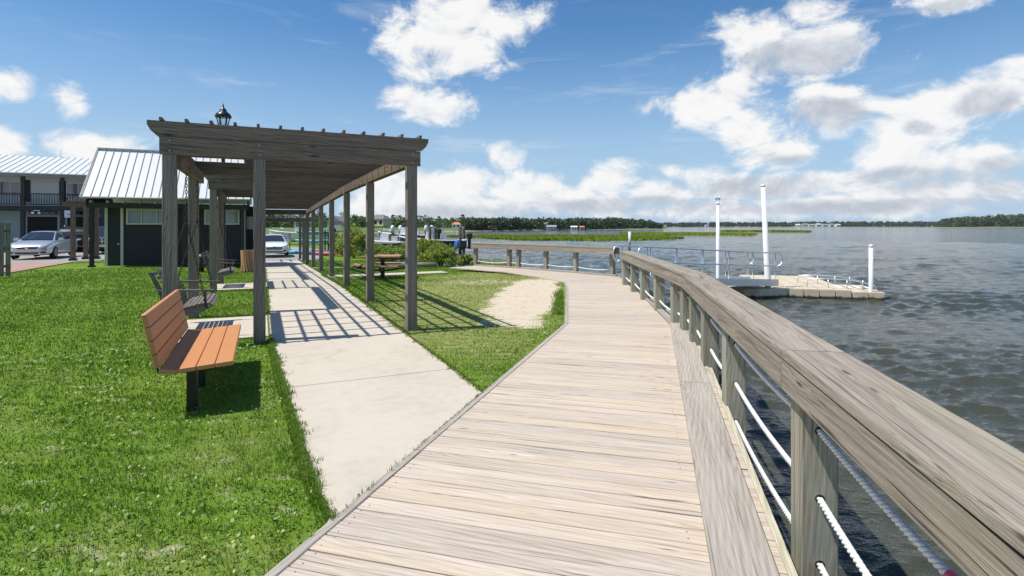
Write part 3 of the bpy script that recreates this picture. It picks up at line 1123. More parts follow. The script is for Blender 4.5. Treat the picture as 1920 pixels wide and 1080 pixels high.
for s_, spans_ in ((0.0, TP), (-2.21, [2.90, 7.22]), (-2.21, [10.14, 14.6, 18.25, 21.9])):
    for t0, t1 in zip(spans_[:-1], spans_[1:]):
        for ds in (-0.05, 0.05):
            beam('side_beam', (s_ + ds, t0 + (-.045 if t0 == 0 else 0.002), 2.715 + zp(t0)), (s_ + ds, t1 - 0.002, 2.715 + zp(t1)), 0.04, 0.20, W_PERG, pg)


def rafter_mesh(s0, s1, h, w, cut=0.11, lip=0.055):
    mb = MB()
    c = (s0 + s1) / 2
    pl_ = [(s0 - c, h / 2), (s1 - c, h / 2), (s1 - c, h / 2 - lip), (s1 - c - cut * .35, -h / 2 + 0.07), (s1 - c - cut, -h / 2), (s0 - c + cut, -h / 2), (s0 - c + cut * .35, -h / 2 + 0.07), (s0 - c, h / 2 - lip)]
    n = len(pl_)
    vs = [(x, -w / 2, z) for x, z in pl_] + [(x, w / 2, z) for x, z in pl_]
    fs = [tuple(range(n - 1, -1, -1)), tuple(range(n, 2 * n))] + [((i + 1) % n, i, n + i, n + (i + 1) % n)[::-1] for i in range(n)]
    mb.add(vs, fs)
    me = mb.mesh('rafter')
    bm = bmesh.new(); bm.from_mesh(me)
    bmesh.ops.recalc_face_normals(bm, faces=bm.faces[:])
    bmesh.ops.bevel(bm, geom=bm.edges[:], offset=0.003, segments=1, affect='EDGES')
    bm.to_mesh(me); bm.free()
    me.materials.append(W_PERG)
    return me, c


rf_long, cl = rafter_mesh(-3.56, 0.26, 0.20, 0.042)
rf_short, cs = rafter_mesh(-2.52, 0.26, 0.20, 0.042)
t_ = -0.07
while t_ < 22.1:
    wide = any(a_ - 0.1 <= t_ <= b_ + 0.1 for a_, b_ in BUMPS)
    link('rafter', rf_long if wide else rf_short, W_PERG, pg, (cl if wide else cs, t_, 2.955 + zp(t_)))
    t_ += 0.61
lb_long = lambda t_: beam('cross_beam', (-3.42, t_, 2.728 + zp(t_)), (0.13, t_, 2.728 + zp(t_)), 0.042, 0.236, W_PERG, pg)
lb_long(-0.07)
for (a_, b_) in BUMPS:
    if a_ > 0:
        beam('cross_beam', (-3.42, a_ - 0.075, 2.728 + zp(a_)), (-2.30, a_ - 0.075, 2.728 + zp(a_)), 0.042, 0.236, W_PERG, pg)
    beam('cross_beam', (-3.42, b_ + 0.085, 2.728 + zp(b_)), (-2.30, b_ + 0.085, 2.728 + zp(b_)), 0.042, 0.236, W_PERG, pg)
beam('cross_beam', (-2.42, 21.99, 2.70 + zp(22)), (0.13, 21.99, 2.70 + zp(22)), 0.042, 0.26, W_PERG, pg)
for k in range(13):
    s_ = -3.40 + k * 0.2935
    if s_ < -2.45:
        for (a_, b_) in BUMPS:
            beam('roof_slat', (s_, a_ - 0.13, 3.077 + zp(a_)), (s_, b_ + 0.2, 3.077 + zp(b_)), 0.038, 0.04, W_PERG, pg, 0.002)
    else:
        e = [-0.13] + TP[2:-1:2] + [22.1]
        for t0, t1 in zip(e[:-1], e[1:]):
            beam('roof_slat', (s_, t0, 3.077 + zp(t0)), (s_, t1 - 0.003, 3.077 + zp(t1)), 0.038, 0.04, W_PERG, pg, 0.002)
for (s_, z_) in ((-3.30, 2.80), (-3.30, 2.66), (-2.21, 2.80), (-2.21, 2.66), (0.0, 2.80), (0.0, 2.66)):
    mb = MB(); mb.lathe([(0.014, 0), (0.014, 0.006), (0.006, 0.012)], 8)
    mb.build('bolt', M_STEEL, pg, (s_, -0.092, z_), (R(90), 0, 0))

# a lower arbour that carries on beyond the pergola's end
ar = empty('arbour', (*site(-1.1, 25.6), gzs(-1.1, 25.6)), TH, 'low dark arbour at the far end of the pergola walk', 'arbour')
for (s_, t_) in ((-1.1, 0), (1.15, 0), (-1.1, 3.2), (1.15, 3.2), (1.4, 1.6)):
    post('post', s_, t_, -0.1, 2.30, 0.15, W_PPOST, ar)
for t_ in (0, 3.2):
    beam('cross_beam', (-1.5, t_, 2.42), (1.6, t_, 2.42), 0.09, 0.22, W_PERG, ar)
for k in range(6):
    beam('roof_slat', (-1.3 + k * .52, -0.4, 2.58), (-1.3 + k * .52, 3.6, 2.58), 0.06, 0.09, W_PERG, ar)

# ------------------------------------------------------------------ bench in the lawn
bn = empty('park_bench', (-3.115, 5.54, -0.03+0*float(ground_h(np.array(-3.1), np.array(5.5)))), TH, 'brown slatted park bench on black legs in the near lawn', 'bench')
tilt = R(4)
for i, x in enumerate((0.212, 0.066, -0.080)):
    lumber('seat_slat', (2.00, 0.140, 0.042), W_PLASTIC, bn, (x, 0.15, 0.435 + x * math.tan(tilt)), (0, 0, R(90)), 0.005).rotation_euler = (Matrix.Rotation(R(90), 3, 'Z') @ Matrix.Rotation(-tilt, 3, 'X')).to_euler()
lumber('seat_slat', (2.00, 0.140, 0.042), W_PLASTIC, bn, (-0.218, 0.15, 0.425), (0, 0, 0), 0.005).rotation_euler = (Matrix.Rotation(R(90), 3, 'Z') @ Matrix.Rotation(R(10), 3, 'X')).to_euler()
rec = R(12)
for i in range(4):
    u = 0.075 + i * 0.120
    lumber('back_slat', (2.00, 0.115, 0.045), W_PLASTIC, bn, (-0.292 - math.sin(rec) * u, 0.15, 0.450 + math.cos(rec) * u), (0, 0, 0), 0.005).rotation_euler = (Matrix.Rotation(R(90), 3, 'Z') @ Matrix.Rotation(R(90) - rec, 3, 'X')).to_euler()
for y in (-0.62, 0.15, 0.92):
    post('leg', -0.06, y, -0.12, 0.38, 0.085, M_BLACK, bn)
    br_ = MB()
    br_.box((0.0, y, 0.398), (0.50, 0.05, 0.012), Matrix.Rotation(-tilt, 3, 'Y'))
    br_.box((-0.365, y, 0.595), (0.012, 0.05, 0.46), Matrix.Rotation(-rec, 3, 'Y'))
    br_.box((-0.20, y, 0.39), (0.16, 0.04, 0.03))
    br_.build('bracket', M_BLACK, bn)

# ------------------------------------------------------------------ porch swings
def chain_mesh(mb, p0, p1, pitch=0.046):
    p0 = Vector(p0); p1 = Vector(p1)
    d = p1 - p0
    n = max(2, int(d.length / pitch))
    d.normalize()
    a = Vector((1, 0, 0)) if abs(d.x) < 0.9 else Vector((0, 1, 0))
    u = d.cross(a).normalized(); w_ = d.cross(u)
    for i in range(n):
        c = p0.lerp(p1, (i + 0.5) / n)
        s_ = u if i % 2 else w_
        hl, hw = pitch * 0.68, 0.0135
        ring = []
        for k in range(8):
            an = 2 * math.pi * k / 8
            ring.append(c + d * hl * math.sin(an) + s_ * hw * math.cos(an))
        mb.tube(ring, 0.0052, 4, closed=True)


def porch_swing(loc, rz, label):
    sw = empty('porch_swing', loc, rz, label, 'swing', 'porch swings under the pergola')
    Lh = 0.74
    prof = [(0.30, 0.428), (0.245, 0.452), (0.185, 0.455), (0.125, 0.445), (0.065, 0.430), (0.005, 0.415), (-0.055, 0.402), (-0.115, 0.392)]
    ang = [R(32), R(10), R(-6), R(-12), R(-14), R(-13), R(-11), R(-7)]
    for (x, z), a in zip(prof, ang):
        o = lumber('seat_slat', (2 * Lh, 0.050, 0.020), W_SWING, sw, (x, 0, z), (0, 0, 0), 0.003)
        o.rotation_euler = (Matrix.Rotation(R(90), 3, 'Z') @ Matrix.Rotation(a, 3, 'X')).to_euler()
    for i in range(9):
        k = i / 8
        x = -0.185 - 0.05 * k - 0.19 * k * k
        z = 0.43 + 0.50 * k
        o = lumber('back_slat', (2 * Lh, 0.050, 0.020), W_SWING, sw, (x, 0, z), (0, 0, 0), 0.003)
        o.rotation_euler = (Matrix.Rotation(R(90), 3, 'Z') @ Matrix.Rotation(R(83 - 0) - R(26) * k, 3, 'X')).to_euler()
    for y in (-0.70, 0.0, 0.70):
        mb = MB()
        pts = [(0.30, 0.41), (0.18, 0.435), (0.0, 0.395), (-0.15, 0.375), (-0.24, 0.42), (-0.30, 0.62), (-0.45, 0.95), (-0.50, 0.95), (-0.36, 0.60), (-0.30, 0.33), (-0.15, 0.29), (0.0, 0.30), (0.2, 0.34)]
        n = len(pts)
        w_ = 0.035
        vs = [(x, y - w_ / 2, z) for x, z in pts] + [(x, y + w_ / 2, z) for x, z in pts]
        quads = [(0, 1, 11, 12), (1, 2, 10, 11), (2, 3, 9, 10), (3, 4, 9), (4, 5, 8, 9), (5, 6, 7, 8)]
        fs = [q for q in quads] + [tuple(n + i for i in q[::-1]) for q in quads] + [(i, n + i, n + (i + 1) % n, (i + 1) % n) for i in range(n)]
        mb.add(vs, fs)
        mb.build('frame_rib', W_SWING, sw)
    for y in (-0.72, 0.72):
        beam('armrest', (-0.40, y, 0.685), (0.33, y, 0.655), 0.085, 0.026, W_SWING, sw, 0.003)
        lumber('arm_support', (0.26, 0.06, 0.03), W_SWING, sw, (0.22, y - math.copysign(0.04, y), 0.53), (0, R(90), 0), 0.003)
        mb = MB()
        top = (-0.02, y * 1.06, 2.43)
        ring = (-0.02, y * 1.04, 1.72)
        chain_mesh(mb, top, ring)
        chain_mesh(mb, ring, (0.24, y * 1.02, 0.40))
        chain_mesh(mb, ring, (-0.34, y * 1.02, 0.62))
        mb.build('chain', M_CHAIN, sw)
    return sw


x_, y_ = site(-3.17, 1.42)
sw1 = porch_swing((x_, y_, 0.03), TH, 'near slatted porch swing hung on chains behind the brown bench')
x_, y_ = site(-3.17, 8.68)
sw2 = porch_swing((x_, y_, gzs(-3.17, 8.68) + 0.03), TH, 'far slatted porch swing hung on chains near the shed')

# ------------------------------------------------------------------ lamp post, bins
lx, ly = (418.5 - 960) * 20.5 / 1020, 20.5
lz = float(gz(np.array(lx), np.array(ly)))
lp = empty('lamp_post', (lx, ly, lz), 0, 'tall black lamp post whose lantern rises above the pergola roof', 'lamp post')
mb = MB(); mb.lathe([(0.20, -0.1), (0.20, 0.10), (0.15, 0.16), (0.13, 0.55), (0.085, 0.62), (0.075, 3.0), (0.060, 5.25), (0.09, 5.30), (0.06, 5.45)], 14); mb.build('pole', M_BLACK, lp)
ln_ = 5.44
mb = MB(); mb.lathe([(0.06, 0.0), (0.145, 0.03), (0.15, 0.07), (0.13, 0.10), (0.155, 0.13)], 14, (0, 0, ln_)); mb.build('lantern_base', M_BLACK, lp)
mb = MB(); mb.lathe([(0.135, 0.13), (0.225, 0.50)], 16, (0, 0, ln_)); mb.build('lantern_glass', M_LAMPGLASS, lp)
for k in range(6):
    a_ = k * math.pi / 3 + 0.5
    mb = MB(); mb.tube([(0.14 * math.cos(a_), 0.14 * math.sin(a_), ln_ + 0.12), (0.235 * math.cos(a_), 0.235 * math.sin(a_), ln_ + 0.51)], 0.021, 6); mb.build('lantern_rib', M_BLACK, lp)
mb = MB(); mb.lathe([(0.215, 0.44), (0.275, 0.45), (0.295, 0.50), (0.24, 0.60), (0.165, 0.66), (0.125, 0.69), (0.125, 0.74), (0.075, 0.80), (0.035, 0.84), (0.02, 0.90), (0.035, 0.92), (0.012, 0.95), (0.004, 1.06)], 18, (0, 0, ln_)); mb.build('lantern_cap', M_BLACK, lp)

bx, by = (466 - 960) * 22.3 / 1020, 22.3
bz = float(gz(np.array(bx), np.array(by)))
wb = empty('litter_bin', (bx, by, bz), 0, 'round litter bin clad in slanted cedar slats beside the walk', 'bin')
mb = MB(); mb.lathe([(0.24, 0.0), (0.245, 0.80)], 18); mb.build('liner', M_PLASTIC, wb)
for k in range(16):
    a_ = 2 * math.pi * k / 16
    o = lumber('slat', (0.86, 0.092, 0.022), W_SLATBIN, wb, (0.268 * math.cos(a_), 0.268 * math.sin(a_), 0.44), (0, 0, 0), 0.004)
    o.rotation_euler = (Matrix.Rotation(a_, 3, 'Z') @ Matrix.Rotation(R(9), 3, 'X') @ Matrix.Rotation(R(-90), 3, 'Y')).to_euler()
bx, by = (374 - 960) * 21.5 / 1020, 21.5
kb = empty('black_bin', (bx, by, float(gz(np.array(bx), np.array(by)))), 0, 'small black bin between the pergola posts and the shed', 'bin')
mb = MB(); mb.lathe([(0.16, 0.0), (0.19, 0.58)], 16); mb.build('body', M_PLASTIC, kb)
mb = MB(); mb.lathe([(0.20, 0.58), (0.205, 0.62), (0.12, 0.68)], 16); mb.build('lid', M_GUT, kb)

# ------------------------------------------------------------------ picnic table with four seats
tx, ty = -4.30, 18.1
pt = empty('picnic_table', (tx, ty, float(ground_h(np.array(tx), np.array(ty)))), R(8), 'square brown picnic table with four bench seats on the grass', 'picnic table')
mb = MB(); mb.box((0, 0, 0.33), (0.13, 0.13, 0.70)); mb.build('pedestal', M_BLACK, pt)
for k in range(8):
    lumber('top_slat', (1.18, 0.142, 0.05), W_TABLE, pt, (0, -0.513 + k * 0.1466, 0.735), (0, 0, 0), 0.005)
mb = MB(); mb.box((0, 0, 0.685), (0.9, 0.07, 0.05)); mb.box((0, 0, 0.683), (0.07, 0.9, 0.05)); mb.build('top_frame', M_BLACK, pt)
for k in range(4):
    a_ = k * math.pi / 2
    c_, s_ = math.cos(a_), math.sin(a_)
    for off in (0.76, 0.90):
        o = lumber('seat_slat', (1.10, 0.13, 0.05), W_TABLE, pt, (c_ * off, s_ * off, 0.44), (0, 0, a_ + R(90)), 0.005)
    mb = MB(); mb.box((0.42, 0, 0.30), (0.86, 0.07, 0.06), Matrix.Rotation(R(-8), 3, 'Y')); mb.box((0.83, 0, 0.385), (0.30, 0.07, 0.05))
    mb.build('seat_arm', M_BLACK, pt, (0, 0, 0), (0, 0, a_))

# ------------------------------------------------------------------ grass
m, t, b = new_mat('grass_blade')
M_GRASS = m
geo = t.node('ShaderNodeNewGeometry')
rnd = geo.outputs['Random Per Island']
pos = geo.outputs['Position']
big_ = t.noise(pos, 0.55, 4, 0.6)
v = t.m('ADD', t.m('MULTIPLY', rnd, 0.62), t.m('MULTIPLY', big_, 0.42))
col = t.ramp(v, [(0.12, (0.062, 0.135, 0.009)), (0.45, (0.125, 0.240, 0.016)), (0.75, (0.195, 0.325, 0.028)), (0.96, (0.33, 0.41, 0.09))])
dr = t.node('ShaderNodeAttribute', attribute_name='dry').outputs['Fac']
col = t.mix(t.m('MULTIPLY', dr, t.rng(rnd, 0.15, 0.75, 0.35, 0.95)), col, (0.42, 0.37, 0.16))
col = t.mix(t.rng(rnd, 0.955, 0.965, 0, 0.8), col, (0.42, 0.33, 0.17))
t.l.new(col, b.inputs['Base Color'])
b.inputs['Roughness'].default_value = 0.55
b.inputs['Specular IOR Level'].default_value = 0.35
tr = t.node('ShaderNodeBsdfTranslucent')
t.l.new(col, tr.inputs[0])
ms = t.node('ShaderNodeMixShader'); ms.inputs[0].default_value = 0.33
t.l.new(b.outputs[0], ms.inputs[1]); t.l.new(tr.outputs[0], ms.inputs[2])
t.l.new(ms.outputs[0], t.n['Material Output'].inputs[0])


def blades_mesh(name, x, y, z, h, w, lean, dry=None, seed=1):
    rg = np.random.default_rng(seed)
    n = len(x)
    yaw = rg.uniform(0, 2 * math.pi, n)
    la = rg.uniform(0, 2 * math.pi, n)
    lm = h * lean * rg.uniform(0.2, 1.0, n)
    cx, sy = np.cos(yaw) * w / 2, np.sin(yaw) * w / 2
    lx_, ly_ = np.cos(la) * lm, np.sin(la) * lm
    V = np.empty((n, 5, 3), np.float32)
    V[:, 0] = np.stack([x - cx, y - sy, z], 1)
    V[:, 1] = np.stack([x + cx, y + sy, z], 1)
    V[:, 2] = np.stack([x + cx * .8 + lx_ * .35, y + sy * .8 + ly_ * .35, z + h * .6], 1)
    V[:, 3] = np.stack([x - cx * .8 + lx_ * .35, y - sy * .8 + ly_ * .35, z + h * .6], 1)
    V[:, 4] = np.stack([x + lx_, y + ly_, z + h * np.sqrt(np.maximum(0.15, 1 - (lm / h) ** 2))], 1)
    base = (np.arange(n) * 5)[:, None, None]
    F = (np.array([[0, 1, 2], [0, 2, 3], [3, 2, 4]])[None] + base).reshape(-1, 3)
    me = np_mesh(name, V.reshape(-1, 3), F, False)
    if dry is not None:
        at = me.attributes.new('dry', 'FLOAT', 'POINT')
        at.data.foreach_set('value', np.repeat(dry, 5).astype(np.float32))
    return me


def no_grass(x, y, edge=0.0):
    """places the lawn does not cover"""
    s_, t_ = to_site(x, y)
    bad = shore_dist(x, y) < 0.35
    wx_ = x + edge * fnoise(x, y, 9.0); wy_ = y + edge * fnoise(x + 5, y, 9.0)
    s2, t2 = to_site(wx_, wy_)
    bad |= in_poly(s2, t2, WALK)
    for (a_, b_) in PADS:
        bad |= (s2 > -3.42) & (s2 < -2.0) & (t2 > a_) & (t2 < b_)
    bad |= in_poly(s2, t2, [(-0.16, 10.6), (4.2, 10.9), (4.2, 11.9), (-0.16, 11.7)])
    for P_ in (SA, SB, SCc):
        bad |= in_poly(x, y, P_)
    bad |= x > Lx(y) - 0.02 + 0 * (y < 9.2) + 10 * (y > 9.2)
    bad |= (y > 9.2) & (y < 16.1) & (x > 0.88 + (y - 9.2) * 0.096)
    bad |= in_poly(s_, t_, LOT) | in_poly(s_, t_, BRICK)
    bad |= (s_ > -11.2) & (s_ < -4.6) & (t_ > 18.9) & (t_ < 23.5)
    return bad


gr = np.random.default_rng(5)
allx, ally = [], []
for (r0, r1, dens_) in ((1.6, 3.2, 5200), (3.2, 4.6, 4700), (4.6, 6.5, 3000), (6.5, 9, 1850), (9, 13, 1150), (13, 18, 640), (18, 25, 380), (25, 34, 190)):
    a0, a1 = R(-52), R(12)
    A = 0.5 * (r1 * r1 - r0 * r0) * (a1 - a0)
    n = int(A * dens_)
    rr_ = np.sqrt(gr.uniform(r0 * r0, r1 * r1, n)); aa_ = gr.uniform(a0, a1, n)
    x = rr_ * np.sin(aa_); y = rr_ * np.cos(aa_)
    # tufts
    x += 0.03 * fnoise(x, y, 6.0); y += 0.03 * fnoise(x + 3, y, 6.0)
    keep = ~no_grass(x, y, 0.0)
    keep &= gr.random(n) > 1.05 * sand_amt(x, y)
    keep &= gr.random(n) > 0.5 * dry_amt(x, y)
    allx.append(x[keep]); ally.append(y[keep])
# ragged fringe that creeps over the edges of the walk and pads
def fringe(p0, p1, per_m, side):
    (s0, t0), (s1, t1) = p0, p1
    L = math.hypot(s1 - s0, t1 - t0)
    n = int(L * per_m)
    k = gr.random(n)
    ns, nt = (t1 - t0) / L * side, -(s1 - s0) / L * side
    clump = 0.5 + 0.5 * np.sin(k * L * 9 + 2 * np.sin(k * L * 3.1)) + 0.4 * np.sin(k * L * 31)
    o = -0.055 * gr.random(n) + np.abs(gr.normal(size=n)) * 0.034 * (0.3 + np.clip(clump, 0, 1.2))
    o = np.where(gr.random(n) < 0.45, gr.normal(size=n) * 0.013 + 0.004, o)
    s_ = s0 + (s1 - s0) * k + ns * o; t_ = t0 + (t1 - t0) * k + nt * o
    x, y = PX + s_ * CT - t_ * ST, PY + s_ * ST + t_ * CT
    allx.append(x); ally.append(y)


for a_, b_, sd in ((WALK[3], WALK[4], -1), (WALK[4], WALK[5], -1), (WALK[5], WALK[6], -1), (WALK[6], WALK[7], -1)):
    fringe(a_, b_, 2600, -sd)
fringe((-2.07, -0.2), (-2.07, 0.35), 500, 1); fringe((-2.07, 2.45), (-2.07, 7.5), 350, 1); fringe((-2.07, 9.6), (-2.07, 18), 160, 1)
fringe((-0.17, -2.72), (-0.17, 12), 800, -1)
fringe(WALK[1], WALK[2], 600, -1)
fringe((-3.42, 0.35), (-2.09, 0.35), 400, -1); fringe((-3.42, 2.45), (-2.09, 2.45), 300, 1)
gx = np.concatenate(allx); gy = np.concatenate(ally)
rad = np.hypot(gx, gy)
hh = gr.uniform(0.022, 0.048, len(gx)) * (1 + 0.25 * fnoise(gx, gy, 1.2)) * (1 - 0.45 * dry_amt(gx, gy)) * np.where(rad > 12, 1.15, 1.0)
hh = np.maximum(hh, 0.016)
ww = 0.0042 * np.maximum(1, rad / 4.0) ** 0.85 * gr.uniform(0.7, 1.4, len(gx))
o = link('lawn_grass', blades_mesh('lawn_grass', gx, gy, np.where(in_poly(*to_site(gx - 0.02, gy), WALK) | in_poly(*to_site(gx + 0.02, gy), WALK), gz(gx, gy) + 0.002, ground_h(gx, gy) - 0.004), hh, ww, 0.85, dry_amt(gx, gy), 3), M_GRASS)
tag(o, 'short green grass blades of the mown lawn', 'grass', kind='stuff')

# broad clover and pennywort leaves among the near grass
m, t, b = new_mat('clover_leaf')
M_CLOVER = m
rnd = t.node('ShaderNodeNewGeometry').outputs['Random Per Island']
t.l.new(t.ramp(rnd, [(0.0, (0.045, 0.12, 0.018)), (0.6, (0.12, 0.235, 0.04)), (0.92, (0.22, 0.33, 0.09)), (1.0, (0.40, 0.42, 0.13))]), b.inputs['Base Color'])
b.inputs['Roughness'].default_value = 0.6
n = 11000
rr_ = 1.7 + 7.5 * gr.random(n) ** 1.25; aa_ = gr.uniform(R(-52), R(12), n)
x = rr_ * np.sin(aa_); y = rr_ * np.cos(aa_)
keep = ~no_grass(x, y, 0.03) & (fnoise(x, y, 0.9) + 0.5 * gr.normal(size=n) > -0.05)
x = x[keep]; y = y[keep]; n = len(x)
rad = np.hypot(x, y)
sz = gr.uniform(0.006, 0.0135, n) * np.maximum(1, rad / 5)
z = ground_h(x, y) + gr.uniform(0.022, 0.046, n)
nrm = np.stack([gr.normal(size=n) * .45, gr.normal(size=n) * .45, np.ones(n)], 1); nrm /= np.linalg.norm(nrm, axis=1)[:, None]
u = np.cross(nrm, np.array([1, 0, 0])); u /= np.linalg.norm(u, axis=1)[:, None]
w_ = np.cross(nrm, u)
c = np.stack([x, y, z], 1)
V = np.empty((n, 6, 3))
for k in range(6):
    a_ = k * math.pi / 3
    V[:, k] = c + (u * math.cos(a_) + w_ * math.sin(a_) * 0.8) * sz[:, None]
F = (np.array([[0, 1, 2, 3, 4, 5]])[None] + (np.arange(n) * 6)[:, None, None]).reshape(-1, 6)
o = link('clover_leaves', np_mesh('clover_leaves', V.reshape(-1, 3), F, False), M_CLOVER)
tag(o, 'small pale clover leaves scattered through the near lawn', 'clover', kind='stuff')

# ------------------------------------------------------------------ buildings behind the lawn
def s_at(px, t):
    """site coordinate s on the line t = const that is seen in compass direction px"""
    k = (px - 960) / 1020
    return (k * (PY + t * CT) - PX + t * ST) / (CT - k * ST)


def lap_siding(x0, x1, y, z0, z1, step=0.15, depth=0.014):
    mb = MB()
    z = z0
    while z < z1 - 1e-4:
        zt = min(z + step, z1)
        mb.add([(x0, y - depth, z), (x1, y - depth, z), (x1, y, zt), (x0, y, zt), (x0, y, z), (x1, y, z)], [(0, 1, 2, 3), (4, 5, 1, 0)])
        z = zt
    return mb


def window(parent, x0, x1, z0, z1, y, frame=M_CREAM, mull=1, fw=0.07, glass=M_WIN):
    mb = MB()
    mb.box(((x0 + x1) / 2, y, z0 + fw / 2), (x1 - x0, 0.08, fw)); mb.box(((x0 + x1) / 2, y, z1 - fw / 2), (x1 - x0, 0.08, fw))
    mb.box((x0 + fw / 2, y, (z0 + z1) / 2), (fw, 0.078, z1 - z0 - 2 * fw)); mb.box((x1 - fw / 2, y, (z0 + z1) / 2), (fw, 0.078, z1 - z0 - 2 * fw))
    for k in range(mull):
        xm = x0 + (x1 - x0) * (k + 1) / (mull + 1)
        mb.box((xm, y, (z0 + z1) / 2), (fw * .8, 0.074, z1 - z0 - 2 * fw))
    f = mb.build('window', frame, parent)
    n = mull + 1
    for k in range(n):
        a = x0 + (x1 - x0) * k / n + fw * .6; c = x0 + (x1 - x0) * (k + 1) / n - fw * .6
        g = MB(); g.box(((a + c) / 2, y + 0.012, (z0 + z1) / 2), (c - a, 0.02, z1 - z0 - 1.4 * fw)); g.build('pane', glass, f)
    return f


# the shed (front porch eave runs along s at t = 19.75)
SHT = 19.75
shz = -0.14
sh = empty('shed', (*site(-5.75, SHT), shz), TH, 'dark slate-sided shed with steep white metal roof beside the pergola', 'shed')
lo = lambda px, t: s_at(px, t) + 5.75
WT = 20.75 - SHT
x0, x1 = lo(198, 20.75), lo(459, 20.75)
lap_siding(lo(229, 20.75) + .05, x1, WT, 0.0, 2.75).build('front_siding', M_NAVY, sh)
mb = MB(); mb.box(((x0 + x1) / 2, WT + 1.9, 1.38), (x1 - x0 - 0.02, 3.78, 2.76)); mb.build('wall', M_NAVY, sh)
mb = MB(); mb.box(((lo(202, 20.75) + lo(226, 20.75)) / 2, WT - 0.012, 1.2), (lo(226, 20.75) - lo(202, 20.75), 0.03, 2.35)); dr_ = mb.build('door', M_NAVY, sh)
mb = MB(); mb.lathe([(0.012, 0), (0.012, 0.05), (0.035, 0.06), (0.03, 0.09)], 10); mb.build('handle', M_ALU, dr_, (lo(223, 20.75), WT - 0.03, 1.0), (R(90), 0, 0))
for px in (199.5, 229, 457):
    lumber('corner_trim', (2.72, 0.11, 0.05), M_CREAM, sh, (lo(px, 20.75), WT - 0.03, 1.38), (0, R(90), R(90)), 0.004)
window(sh, lo(237, 20.75), lo(322, 20.75), 1.86, 2.58, WT - 0.035, mull=2)
window(sh, lo(383, 20.75), lo(449, 20.75), 1.86, 2.58, WT - 0.035, mull=1)
for px in (172, 346, 455):
    post('porch_post', lo(px, SHT + .15), 0.15, 0.0, 2.58, 0.15, W_DARK, sh)
    mb = MB(); mb.box((lo(px, SHT + .15), 0.15, 0.05), (0.24, 0.24, 0.13)); mb.build('post_base', M_BLACK, sh)
xl, xr = lo(163, SHT), lo(462, SHT)
beam('porch_beam', (xl - .05, 0.15, 2.69), (xr + .1, 0.15, 2.69), 0.12, 0.22, W_DARK, sh)
ez, rz_, ry_ = 2.98, 5.36, 2.42
for (ya, yb, za, zb) in ((-0.22, ry_, ez + 0.07, rz_), (2 * ry_ + 0.22, ry_, ez + 0.07, rz_)):
    mb = MB()
    d = 0.06
    mb.add([(xl - .15, ya, za), (xr + .15, ya, za), (xr + .15, yb, zb), (xl - .15, yb, zb), (xl - .15, ya, za - d), (xr + .15, ya, za - d), (xr + .15, yb, zb - d), (xl - .15, yb, zb - d)],
           [(0, 1, 2, 3), (7, 6, 5, 4), (4, 5, 1, 0), (5, 6, 2, 1), (7, 4, 0, 3)] if ya < yb else [(3, 2, 1, 0), (4, 5, 6, 7), (0, 1, 5, 4), (1, 2, 6, 5), (3, 0, 4, 7)])
    rf = mb.build('roof', M_ROOF, sh)
    k = 0
    x = xl - 0.13
    sl_ = math.atan2(zb - za, yb - ya)
    while x < xr + 0.15:
        s_ = MB(); s_.add([(x - .012, ya - .001, za + .001), (x + .012, ya - .001, za + .001), (x + .012, yb, zb + .001), (x - .012, yb, zb + .001),
                          (x - .012, ya - .001, za + .045), (x + .012, ya - .001, za + .045), (x + .012, yb, zb + .045), (x - .012, yb, zb + .045)],
                         [(4, 5, 6, 7), (0, 1, 5, 4), (1, 2, 6, 5), (3, 0, 4, 7)])
        s_.build('roof_seam', M_SEAM, rf)
        x += 0.302
mb = MB(); mb.box(((xl + xr) / 2, ry_, rz_ + 0.035), (xr - xl + .34, 0.24, 0.03)); mb.build('ridge_cap', M_ROOF, sh)
for sx_ in (-1, 1):
    xx = xl - 0.05 if sx_ < 0 else xr + 0.05
    mb = MB(); mb.add([(xx - .02, -0.1, 2.70), (xx - .02, 2 * ry_ + .1, 2.70), (xx - .02, ry_, rz_ - 0.10), (xx + .02, -0.1, 2.70), (xx + .02, 2 * ry_ + .1, 2.70), (xx + .02, ry_, rz_ - 0.10)], [(0, 2, 1), (3, 4, 5), (0, 1, 4, 3), (1, 2, 5, 4), (2, 0, 3, 5)])
    mb.build('gable', M_NAVY, sh)
    beam('barge_board', (xx - .13, -0.24, ez - 0.02), (xx - .13, ry_, rz_ - 0.06), 0.035, 0.16, M_GUT, sh) if sx_ < 0 else None
k = 0
x = xl + 0.15
while x < xr:
    mb = MB(); mb.box((x, 0.02, 2.83), (0.07, 0.40, 0.10)); mb.build('rafter_tail', M_GUT, sh)
    x += 0.58
mb = MB(); mb.tube([(xl - .15, -0.26, ez + 0.02), (xr + .15, -0.26, ez + 0.02)], 0.045, 8); mb.build('gutter', M_GUT, sh)
# dark panel painted for the open breezeway's shade at the shed's end, with a notice
mb = MB(); mb.box((lo(474, 21.0), WT + 0.4, 1.38), (lo(487, 21) - lo(462, 21), 0.08, 2.76)); mb.build('breezeway_shade_panel', M_DIM, sh)
mb = MB(); mb.box((lo(468, 20.9), WT + 0.33, 1.95), (0.28, 0.02, 0.62)); mb.build('notice', M_WIN, sh)

